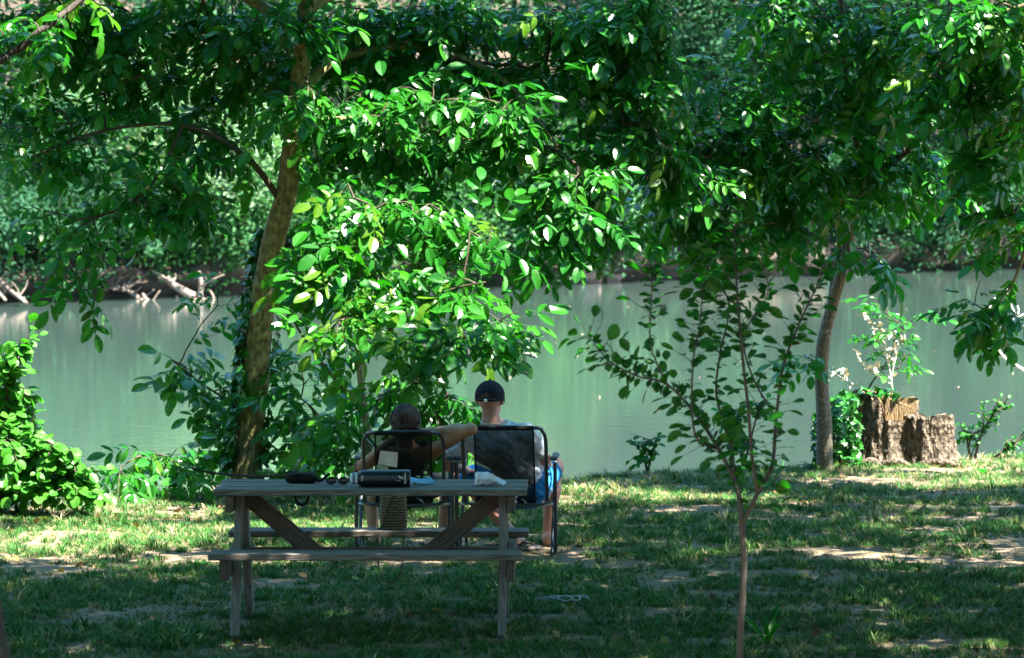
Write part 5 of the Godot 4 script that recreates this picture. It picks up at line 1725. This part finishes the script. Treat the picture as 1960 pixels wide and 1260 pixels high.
func make_sapling() -> void:
	rng.seed = 301
	var d := 20.4
	var foot := at(1417, 1200, d)
	foot.y = ground_y(foot.x, foot.z)
	var t := thing("sapling", foot, "thin young sapling with sparse dark leaves standing in the shaded lawn", "tree")
	var P := func(list: Array) -> Array:
		var out := []
		for q in list: out.append(at(q[0], q[1], d + (q[2] if q.size() > 2 else 0.0)))
		return out
	var tr := trunk_part(t, [foot + Vector3(0, -0.05, 0)] + P.call([[1416, 1230], [1421, 1150], [1424, 1080], [1419, 1000], [1410, 930, 0.02], [1375, 860, 0.06], [1330, 790, 0.1], [1275, 735, 0.14], [1220, 720, 0.15], [1165, 690, 0.18], [1125, 640, 0.2]]), [0.018, 0.0165, 0.016, 0.0155, 0.0145, 0.01, 0.009, 0.008, 0.006, 0.005, 0.004, 0.002], M.sapling, 8, 0.08)
	var limbs := [
		[P.call([[1420, 1005], [1450, 945], [1478, 890], [1486, 800], [1500, 700], [1530, 620], [1565, 545], [1580, 500]]), [0.012, 0.01, 0.009, 0.008, 0.006, 0.005, 0.004, 0.002]],
		[P.call([[1450, 945], [1440, 880, -0.05], [1432, 780, -0.08], [1418, 650, -0.1], [1410, 540, -0.1], [1406, 470, -0.1], [1408, 425, -0.1]]), [0.009, 0.009, 0.008, 0.007, 0.006, 0.004, 0.002]],
		[P.call([[1410, 930], [1398, 850, 0.08], [1372, 760, 0.1], [1378, 680, 0.1], [1395, 580, 0.1], [1350, 510, 0.1], [1340, 470, 0.1]]), [0.008, 0.007, 0.006, 0.005, 0.004, 0.003, 0.002]],
		[P.call([[1375, 860, 0.06], [1330, 830, 0.0], [1326, 700, -0.03], [1340, 620, -0.05], [1345, 540, -0.05]]), [0.006, 0.006, 0.005, 0.004, 0.002]],
		[P.call([[1486, 800], [1440, 720, 0.1], [1425, 640, 0.12], [1470, 560, 0.15], [1455, 500, 0.15]]), [0.005, 0.005, 0.004, 0.003, 0.002]],
		[P.call([[1275, 735, 0.14], [1246, 660, 0.1], [1247, 570, 0.1], [1250, 510, 0.1]]), [0.005, 0.004, 0.003, 0.002]],
	]
	var leaves := []
	for l in limbs:
		l[0] = trunk_part(t, l[0], l[1], M.sapling, 6, 0.06, "stem")
	var all := []
	for l in limbs: all.append(l[0])
	all.append(tr)
	var st := mb()
	for path in all:
		var pts: Array = path[0]
		var start := 4 if path != tr else int(pts.size() * 0.45)
		var turn := rng.randf() * TAU
		for i in range(start, pts.size()):
			for k in (6 if i > pts.size() / 2 else 3):
				if rng.randf() < 0.1: continue
				turn += 2.4
				var dir: Vector3 = (pts[mini(i + 1, pts.size() - 1)] - pts[i - 1]).normalized()
				var side := dir.cross(Vector3(cos(turn), 0.2, sin(turn))).normalized()
				var p: Vector3 = pts[i - 1].lerp(pts[i], rng.randf())
				var long := rng.randf() < 0.3
				var way := (side + dir * 0.5 + rand_dir() * 0.35).normalized()
				var base := p
				if long:
					base = p + way * rng.randf_range(0.04, 0.12)
					tube(st, [p - foot, base - foot], [0.0018, 0.0014], 4, 0.0, 0.0, false)
				leaves.append([aim(base, way, Vector3.UP + rand_dir() * 0.9, rng.randf_range(0.045, 0.085) * (1.25 if long else 0.85)), [0, 1, 3, 3, 5][rng.randi() % 5], rng.randi() % 3])
	obj("twigs", st, M.sapling, t).set_meta("kind", "stuff")
	foliage(t, leaves, "simple", M.small_leaf, 300)

func shrub(called: String, foot: Vector3, blobs: Array, per: int, size: Vector2, reach: float, tints: Array, label: String, stems: Array, kind := "simple", most := 300, category := "shrub", thin := 0.003) -> void:
	foot.y = ground_y(foot.x, foot.z)
	var t := thing(called, foot, label, category)
	var paths := []
	for s in stems:
		var ctrl := [foot + Vector3(rng.randfn() * 0.04, -0.05, rng.randfn() * 0.04)]
		for q in s: ctrl.append(q)
		var rs := []
		for i in ctrl.size(): rs.append(lerpf(0.014, 0.004, float(i) / (ctrl.size() - 1)))
		paths.append(trunk_part(t, ctrl, rs, M.twig, 6, 0.05, "stem"))
	var g := grow(paths, blob_tips(blobs), 0.1, 0.1)
	obj("twigs", branch_mesh(g, foot, thin), M.twig, t).set_meta("kind", "stuff")
	foliage(t, leaves_on(g, per, size, reach, tints, 6 if kind == "compound" else 3, 0.15, Vector3(0.15, 0, 0.5)), kind, M.leaf if kind == "compound" else M.small_leaf, most)

func make_shrubs() -> void:
	rng.seed = 401
	shrub("bank_shrub", Vector3(at(30, 900, 31.25).x, 0, -31.25), [[20, 690, 40, 60, 31.25, 0.2, 20], [30, 800, 70, 60, 31.25, 0.3, 48], [60, 880, 100, 60, 31.15, 0.3, 70], [130, 920, 90, 40, 31.1, 0.3, 44], [-60, 800, 60, 130, 31.25, 0.3, 40], [20, 940, 90, 30, 31.1, 0.25, 36], [150, 945, 60, 22, 31.0, 0.2, 24], [60, 640, 20, 20, 31.25, 0.1, 3]], 9, Vector2(0.075, 0.12), 0.3, [6, 7, 2, 6],
		"bright green leafy shrub in full sun at the water's edge", [[at(20, 850, 31.25), at(10, 740, 31.25), at(40, 650, 31.25)], [at(70, 880, 31.25), at(120, 850, 31.15)], [at(-20, 850, 31.25), at(-50, 720, 31.25)]])
	rng.seed = 402
	shrub("bank_sprout", Vector3(at(1240, 890, 35.0).x, 0, -35.0), [[1215, 845, 25, 18, 35.0, 0.1, 4], [1255, 850, 18, 22, 35.0, 0.1, 4], [1225, 885, 30, 12, 35.0, 0.1, 4]], 8, Vector2(0.045, 0.08), 0.22, [0, 1, 5], "small dark leafy sprout on the bank edge beside a clump of blades", [[at(1230, 870, 35.0), at(1205, 840, 35.0)], [at(1250, 860, 35.0), at(1262, 835, 35.0)]], "simple", 120)
	rng.seed = 403
	shrub("bank_shrub", Vector3(at(1420, 880, 35.6).x, 0, -35.6), [[1400, 800, 40, 40, 35.6, 0.15, 9], [1450, 790, 40, 40, 35.6, 0.15, 9], [1420, 850, 50, 30, 35.6, 0.15, 8]], 9, Vector2(0.06, 0.1), 0.25, [0, 2, 5], "green shrub with narrow leaves on the bank behind the thin sapling", [[at(1415, 850, 35.6), at(1400, 780, 35.6)], [at(1435, 850, 35.6), at(1455, 770, 35.6)]])
	rng.seed = 404
	shrub("bramble", Vector3(at(1860, 870, 36.6).x, 0, -36.6), [[1850, 840, 30, 25, 36.6, 0.15, 14], [1890, 800, 30, 40, 36.6, 0.15, 12], [1920, 770, 20, 20, 36.6, 0.1, 5], [1945, 850, 25, 20, 36.6, 0.1, 10]], 8, Vector2(0.035, 0.06), 0.2, [0, 2, 5], "thin bramble with tiny leaves beside the old stump", [[at(1850, 840, 36.6), at(1840, 810, 36.6)], [at(1885, 820, 36.6), at(1935, 755, 36.6)], [at(1940, 850, 36.6), at(1965, 820, 36.6)]], "simple", 150)
	rng.seed = 405
	shrub("walnut_sprout", Vector3(at(1655, 800, 36.3).x, 0, -36.3), [[1690, 580, 30, 15, 36.1, 0.1, 2], [1740, 615, 45, 20, 36.1, 0.1, 4], [1690, 630, 40, 20, 36.1, 0.1, 3], [1745, 680, 30, 15, 36.1, 0.1, 2], [1730, 715, 25, 12, 36.1, 0.1, 1], [1665, 665, 20, 12, 36.1, 0.1, 1]], 3, Vector2(0.55, 0.75), 0.2, [0, 1, 2], "young walnut sprout arching up behind the old stump", [[at(1650, 790, 36.3), at(1665, 740, 36.2), at(1700, 690, 36.1), at(1730, 630, 36.1)]], "compound", 60)
	rng.seed = 406
	weed(1330, 885, 7, 0.24, 0.09, 1.1, 2, "upright clump of bright blades on the bank edge")
	weed(1712, 888, 6, 0.13, 0.3, 1.2, 2, "broad bright leaves sprouting at the foot of the stump")
	weed(1467, 1240, 8, 0.3, 0.05, 2.2, 5, "tall grassy blades growing beside the thin sapling")
	weed(1040, 1110, 6, 0.12, 0.22, 0.7, 0, "rosette of green leaves in the grass near the tangled cord")
	weed(890, 1110, 7, 0.12, 0.24, 0.6, 0, "rosette of green leaves in the grass below the picnic bench")
	weed(1180, 1030, 5, 0.1, 0.24, 0.7, 5, "small green weed in the sunlit grass beside the chair")
	weed(1560, 895, 7, 0.16, 0.26, 0.9, 1, "leafy weed at the foot of the forked tree")
	weed(1400, 960, 5, 0.1, 0.25, 0.7, 0, "small leafy weed in the dappled lawn")
	weed(1885, 905, 5, 0.12, 0.25, 0.8, 0, "leafy weed in the grass past the old stump")
	weed(385, 1090, 6, 0.1, 0.2, 1.2, 2, "pale green tuft on the trodden path beside the picnic table")

func ivy(called: String, foot: Vector3, label: String, places: Array, size: Vector2, most: int) -> void:
	# places: [point, outward normal]
	var t := thing(called, foot, label, "ivy")
	var leaves := []
	var st := mb()
	for e in places:
		var p: Vector3 = e[0]
		var n: Vector3 = e[1]
		leaves.append([aim(p, Vector3.DOWN * 0.7 + rand_dir() * 0.6 + n * 0.3, n + rand_dir() * 0.5 + Vector3.UP * 0.3, rng.randf_range(size.x, size.y)), [1, 3, 3, 5, 0][rng.randi() % 5], rng.randi() % 3])
		if rng.randf() < 0.25:
			tube(st, [p - n * 0.03 - foot, p - n * 0.02 + Vector3(rng.randfn() * 0.04, -0.12, rng.randfn() * 0.03) - foot], [0.003, 0.004], 4, 0.0, 0.0, false)
	obj("vines", st, M.twig, t).set_meta("kind", "stuff")
	foliage(t, leaves, "ivy", M.ivy, most)

func make_ivy() -> void:
	rng.seed = 501
	var places := []
	var line := [[468, 900, 0.14], [474, 850, 0.13], [487, 720, 0.12], [500, 600, 0.115], [520, 480, 0.105], [530, 440, 0.1]]
	for k in 800:
		var u := pow(rng.randf(), 0.9) * 4.99
		var i := int(u)
		var a: Array = line[i]
		var b: Array = line[i + 1]
		var f := u - i
		var right := rng.randf() < 0.25
		var ang: float = rng.randf_range(-0.25, 1.9) if right else PI + rng.randf_range(-0.15, 0.9)
		var n := Vector3(cos(ang), 0, -sin(ang)) if right else Vector3(cos(ang), 0, sin(ang))
		if not right: n = Vector3(-absf(cos(ang)), 0, sin(ang) * (1.0 if rng.randf() < 0.15 else -1.0)).normalized()
		var c := at(lerpf(a[0], b[0], f), lerpf(a[1], b[1], f), 33.25)
		places.append([c + n * (lerpf(a[2], b[2], f) + rng.randf_range(0.005, 0.05)), n])
	var foot := at(468, 900, 33.3)
	foot.y = ground_y(foot.x, foot.z)
	ivy("ivy", foot, "dark ivy climbing the leaning walnut trunk", places, Vector2(0.045, 0.09), 280)
	rng.seed = 502
	places = []
	for k in 620:
		var px := rng.randf_range(1560, 1645)
		var top := 745.0 + absf(px - 1615) * 0.7
		var p := at(px, lerpf(top, 890, pow(rng.randf(), 0.8)), 35.75 + rng.randf_range(-0.16, 0.12))
		places.append([p, Vector3(rng.randfn() * 0.4 - 0.2, 0.2, 1).normalized()])
	for k in 50: places.append([at(rng.randf_range(1640, 1720), rng.randf_range(742, 758), 35.9 + rng.randf() * 0.2), Vector3.UP])
	foot = at(1605, 880, 35.8)
	foot.y = ground_y(foot.x, foot.z)
	ivy("ivy", foot, "thick dark ivy covering the side of the old stump", places, Vector2(0.045, 0.085), 260)

# ---------------------------------------------------------------- stump and dead twigs
func make_stump() -> void:
	var foot := at(1730, 892, 36.0)
	foot.y = ground_y(foot.x, foot.z) - 0.02
	var t := thing("tree_stump", foot, "old sawn tree stump with stepped top and furrowed bark on the bank", "stump")
	var bark := textured([[0.0, lin(0.015, 0.011, 0.007)], [0.4, lin(0.06, 0.045, 0.03)], [0.65, lin(0.13, 0.1, 0.07)], [1.0, lin(0.28, 0.23, 0.17)]], 0.014, Vector3(2.6, 1.3, 2.6), 0.95, 4.0, false, 66)
	var cut := textured([[0.0, lin(0.1, 0.065, 0.03)], [0.5, lin(0.2, 0.135, 0.065)], [1.0, lin(0.34, 0.25, 0.14)]], 0.02, Vector3(8, 1.0, 8), 0.9, 0.6, false, 67)
	var px := 36.0 / F
	# one lump per stem: [centre x px, half width px, height px, step where it was sawn lower]
	for e in [[1697.0, 60.0, 140.0, 0, "bole"], [1778.0, 46.0, 96.0, 1, "root_flare"]]:
		var c := Vector3((e[0] - 1730.0) * px, 0, 0.02 - 0.12 * (1 - e[3]))
		var r0: float = e[1] * px
		var h0: float = e[2] * px
		var st := mb()
		var n := 96
		var nv := 24
		var surf := func(i: int, j: int) -> Vector3:
			var a := TAU * i / n
			var v := float(j) / nv
			var ridge := 0.17 * noise_a.get_noise_2d(cos(a) * 260.0 + e[0], sin(a) * 260.0 + v * 30.0) + 0.1 * noise_a.get_noise_2d(cos(a) * 900.0 + e[0], sin(a) * 900.0 + v * 160.0) + 0.06 * noise_a.get_noise_2d(a * 1500.0, v * 900.0 + e[0])
			var flare := 1.0 + 0.28 * pow(1.0 - v, 3) + ridge
			var top: float = h0 * (1.0 + 0.09 * noise_a.get_noise_2d(cos(a) * 300.0, sin(a) * 300.0 + e[0]) + 0.06 * noise_a.get_noise_2d(a * 1100.0, e[0])) - (0.035 * (1.0 + cos(a)) if e[3] == 0 else 0.0)
			if e[3] == 0:                                      # sawn away in front, towards the lower stem
				var w := smoothstep(0.12, 0.2, fposmod(a / PI, 2.0)) * (1.0 - smoothstep(0.52, 0.58, fposmod(a / PI, 2.0)))
				top = lerpf(top, 0.4, w)
			return c + Vector3(cos(a) * r0 * flare, v * top, sin(a) * r0 * 0.85 * flare)
		for i in n:
			for j in nv:
				quad(st, surf.call(i + 1, j), surf.call(i, j), surf.call(i, j + 1), surf.call(i + 1, j + 1))
		obj(e[4], st, bark, t)
		st = mb()
		st.set_smooth_group(-1)
		for i in n:
			var q0: Vector3 = surf.call(i, nv) - c
			var q1: Vector3 = surf.call(i + 1, nv) - c
			for k in 4:
				var a := 1.0 - k / 4.0
				var b := 1.0 - (k + 1) / 4.0
				var dip := func(p: Vector3, s: float) -> Vector3: return c + Vector3(p.x * s, p.y - 0.03 * (1.0 - s) + 0.012 * noise_a.get_noise_2d(p.x * s * 4000.0, p.z * s * 4000.0) * (1.0 if s < 0.99 else 0.0), p.z * s)
				if k == 3: tri(st, dip.call(q0, a), c + Vector3(0, h0 - 0.05, 0), dip.call(q1, a))
				else: quad(st, dip.call(q0, a), dip.call(q0, b), dip.call(q1, b), dip.call(q1, a))
		obj("cut_face", st, cut if e[3] == 0 else bark, t)
	# the sawn notch on the bole: a split slab of ochre wood
	var st := mb()
	for k in 7:
		var x0 := (1683.0 + k * 9.0 - 1730.0) * px
		var x1 := (1683.0 + k * 9.0 + 8.4 - 1730.0) * px
		var y1 := (138.0 - k * 3.6) * px
		var z := 0.045 - 0.004 * k * k * 0.5 + 0.012 * sin(k * 2.0)
		bevel_box(st, Vector3(x1 - x0, y1 - 0.39, 0.05), 0.004, Transform3D(Basis(), Vector3((x0 + x1) / 2, (y1 + 0.39) / 2, z)))
	obj("split_wood", st, cut, t)
	for e in [[1690, 896, 0.25], [1760, 897, 0.35], [1645, 893, 0.2]]:
		var a := at(e[0], e[1], 35.75) - foot
		a.y = 0.03
		st = mb()
		tube(st, smooth_path([a, a + Vector3(e[2] * 0.5, 0.03, 0.06), a + Vector3(e[2], -0.02, 0.04)], 4), smooth_numbers([0.03, 0.04, 0.015], 4), 7, 0.3, e[0])
		obj("root", st, bark, t)
	# dead white sprouts on the stump
	foot = at(1708, 752, 36.05)
	t = thing("dead_sprout", foot, "bleached dead sprout with curled dry leaves standing on the stump", "dead plant")
	rng.seed = 601
	var pale_ := []
	for k in 3:
		rng.seed = 610 + k
		var ls := mb()
		leaflet(ls, Transform3D(), 1.0, 0.3, 0.9, 0.8, Color(0.62, 0.56, 0.44))
		ls.generate_normals()
		pale_.append(ls.commit())
	for l in [[[1708, 752], [1705, 720], [1700, 690], [1693, 660], [1700, 645], [1714, 640]], [[1705, 725], [1712, 690], [1722, 660], [1728, 655]], [[1706, 735], [1690, 728], [1668, 712], [1650, 695], [1640, 675]], [[1698, 680], [1712, 668], [1716, 690]], [[1693, 660], [1685, 632], [1690, 620]], [[1690, 728], [1678, 715], [1680, 702]]]:
		var ctrl := []
		var rs := []
		for i in l.size():
			ctrl.append(at(l[i][0], l[i][1], 36.05) - foot + Vector3(0, 0, rng.randfn() * 0.02)); rs.append(lerpf(0.008, 0.0035, float(i) / l.size()))
		var pts := smooth_path(ctrl, 4)
		st = mb()
		tube(st, pts, smooth_numbers(rs, 4), 6, 0.2, l[0][0])
		obj("stem", st, M.white_twig, t)
		for i in range(3, pts.size()):
			for q in 2:
				if rng.randf() < 0.4: continue
				var o := MeshInstance3D.new()
				o.name = "leaf"
				o.mesh = pale_[rng.randi() % 3]
				o.material_override = M.dry_leaf
				t.add_child(o, true)
				o.transform = aim(pts[i], rand_dir() + Vector3.UP * 0.4, rand_dir(), rng.randf_range(0.03, 0.055))
	foot = at(1640, 740, 36.0)
	t = thing("dead_sprout", foot, "bleached dead twig sticking out of the ivy beside the forked tree", "dead plant")
	for l in [[[1640, 740], [1620, 728], [1602, 718], [1588, 708]], [[1620, 728], [1616, 715], [1612, 708]]]:
		var ctrl := []
		for q in l: ctrl.append(at(q[0], q[1], 36.0) - foot)
		var pts := smooth_path(ctrl, 4)
		st = mb()
		var rs := []
		for q in pts: rs.append(0.006)
		tube(st, pts, rs, 5)
		obj("stem", st, M.white_twig, t)
		for p in pts:
			var o := MeshInstance3D.new()
			o.name = "leaf"
			o.mesh = pale_[rng.randi() % 3]
			o.material_override = M.dry_leaf
			t.add_child(o, true)
			o.transform = aim(p, rand_dir() + Vector3.UP * 0.4, rand_dir(), rng.randf_range(0.025, 0.05))
	foot = at(1712, 640, 36.05)
	t = thing("dead_sprout", foot, "tuft of pale dry seed heads on a thin twig above the stump", "dead plant")
	st = mb()
	var tip := [at(1706, 720, 36.1) - foot, at(1695, 680, 36.1) - foot, at(1670, 628, 36.1) - foot, at(1648, 598, 36.1) - foot]
	var pp := smooth_path(tip, 6)
	tube(st, pp, smooth_numbers([0.006, 0.005, 0.004, 0.003], 6), 5)
	obj("stem", st, M.white_twig, t)
	for i in range(9, pp.size()):
		for q in 3:
			var o := MeshInstance3D.new()
			o.name = "leaf"
			o.mesh = pale_[q]
			o.material_override = M.dry_leaf
			t.add_child(o, true)
			o.transform = aim(pp[i], rand_dir() + Vector3.UP * 0.3, rand_dir(), rng.randf_range(0.025, 0.05))
	# dead white branch leaning in from the side
	foot = at(2010, 860, 36.4)
	foot.y = ground_y(foot.x, foot.z)
	t = thing("dead_branch", foot, "bare white dead branch rising from the bank past the bramble", "branch")
	for l in [[[2010, 870], [1990, 760], [1965, 714], [1928, 690], [1905, 660], [1894, 628], [1886, 606], [1897, 585], [1905, 570]], [[1898, 640], [1918, 622], [1940, 612], [1968, 598], [1990, 590]], [[1990, 770], [1985, 690], [1968, 640], [1946, 606], [1932, 575], [1928, 552]], [[1946, 608], [1950, 595], [1947, 585]], [[1925, 684], [1908, 680], [1900, 672], [1902, 664]], [[1944, 702], [1946, 692]]]:
		var ctrl := []
		for q in l: ctrl.append(at(q[0], q[1], 36.4) - foot)
		var rs := []
		for i in ctrl.size(): rs.append(lerpf(0.017 if l.size() > 6 else 0.009, 0.006, float(i) / ctrl.size()))
		st = mb()
		tube(st, smooth_path(ctrl, 4), smooth_numbers(rs, 4), 7, 0.15, l[0][0])
		obj("limb", st, M.white_twig, t)
func _ready() -> void:
	# camera
	var cam := Camera3D.new()
	cam.name = "camera"
	add_child(cam)
	cam.position = CAM
	cam.rotation.x = PITCH
	cam.near = 0.5
	cam.far = 1500.0
	var lens := CameraAttributesPhysical.new()
	lens.frustum_focal_length = 12.0 / (630.0 / F)
	lens.frustum_focus_distance = 28.5
	lens.exposure_aperture = 6.3
	cam.attributes = lens
	cam.fov = rad_to_deg(2.0 * atan(630.0 / F))
	# sky and exposure
	var env := Environment.new()
	env.background_mode = Environment.BG_SKY
	var sky := ProceduralSkyMaterial.new()
	sky.sky_top_color = Color(0.32, 0.55, 0.75)
	sky.sky_horizon_color = Color(0.74, 0.83, 0.86)
	sky.sky_curve = 0.16
	sky.ground_bottom_color = Color(0.12, 0.13, 0.1)
	sky.ground_horizon_color = Color(0.4, 0.45, 0.42)
	sky.energy_multiplier = 1.0
	env.sky = Sky.new()
	env.sky.sky_material = sky
	env.background_energy_multiplier = 0.66
	env.tonemap_mode = Environment.TONE_MAPPER_LINEAR
	env.tonemap_exposure = 9.0
	env.sdfgi_enabled = true
	env.ssao_enabled = true
	env.ssil_enabled = true
	var we := WorldEnvironment.new()
	we.name = "environment"
	we.environment = env
	add_child(we)
	# sun: high, from the right and a little beyond the scene
	var sun := DirectionalLight3D.new()
	sun.name = "sun"
	add_child(sun)
	sun.look_at_from_position(sun_to * 50.0, Vector3.ZERO, Vector3.UP)
	sun.light_energy = 1.6
	sun.light_color = Color(1.0, 0.98, 0.94)
	sun.light_angular_distance = 0.5
	sun.shadow_enabled = true

	noise_a.seed = 7
	noise_a.frequency = 0.01
	noise_a.fractal_octaves = 2
	noise_gap.seed = 19
	noise_gap.frequency = 0.012
	noise_gap.fractal_octaves = 2
	# openings in the crowns, as the patch of ground that each one lets the sun reach: x, z, half sizes, openness
	lit_spots = [
		[-1.8, -32.2, 1.4, 0.75, 1.8], [-2.3, -33.4, 1.3, 0.6, 1.3], [-0.6, -32.3, 0.7, 0.6, 0.8], [-4.0, -31.2, 1.2, 0.8, 1.6], [2.6, -34.0, 2.4, 1.2, 0.7], [0.9, -33.0, 1.0, 0.8, 0.7],
		[3.0, -28.1, 1.9, 0.4, 0.65], [-2.3, -27.6, 1.0, 0.4, 0.5], [-1.5, -30.2, 1.5, 0.8, 0.55], [2.7, -36.2, 1.0, 0.8, 1.6], [3.9, -36.3, 0.8, 0.8, 1.4],
		[-1.9, -23.2, 0.6, 0.18, 0.45], [1.7, -26.0, 0.8, 0.2, 0.45], [2.6, -24.3, 0.8, 0.18, 0.45], [0.1, -28.9, 0.3, 0.25, 0.9],
	]
	make_materials()
	# setting
	make_ground()
	make_water()
	make_far_bank()
	make_far_trees()
	driftwood()
	make_screen_trees()
	make_trees()
	# things
	picnic_table()
	folding_chair(774, 828, 27.95, 0.0, 0.53, "dark folding camping chair with a white care label, seating the person with a bun", true)
	folding_chair(970, 818, 27.95, -0.06, 0.55, "dark folding camping chair seating the person in a cap", false)
	seated_woman()
	seated_man()
	bottle()
	table_things()
	woven_bag()
	ground_litter()
	make_stump()
	make_ivy()
	make_sapling()
	make_shrubs()
	make_grass()
	fallen_leaves()
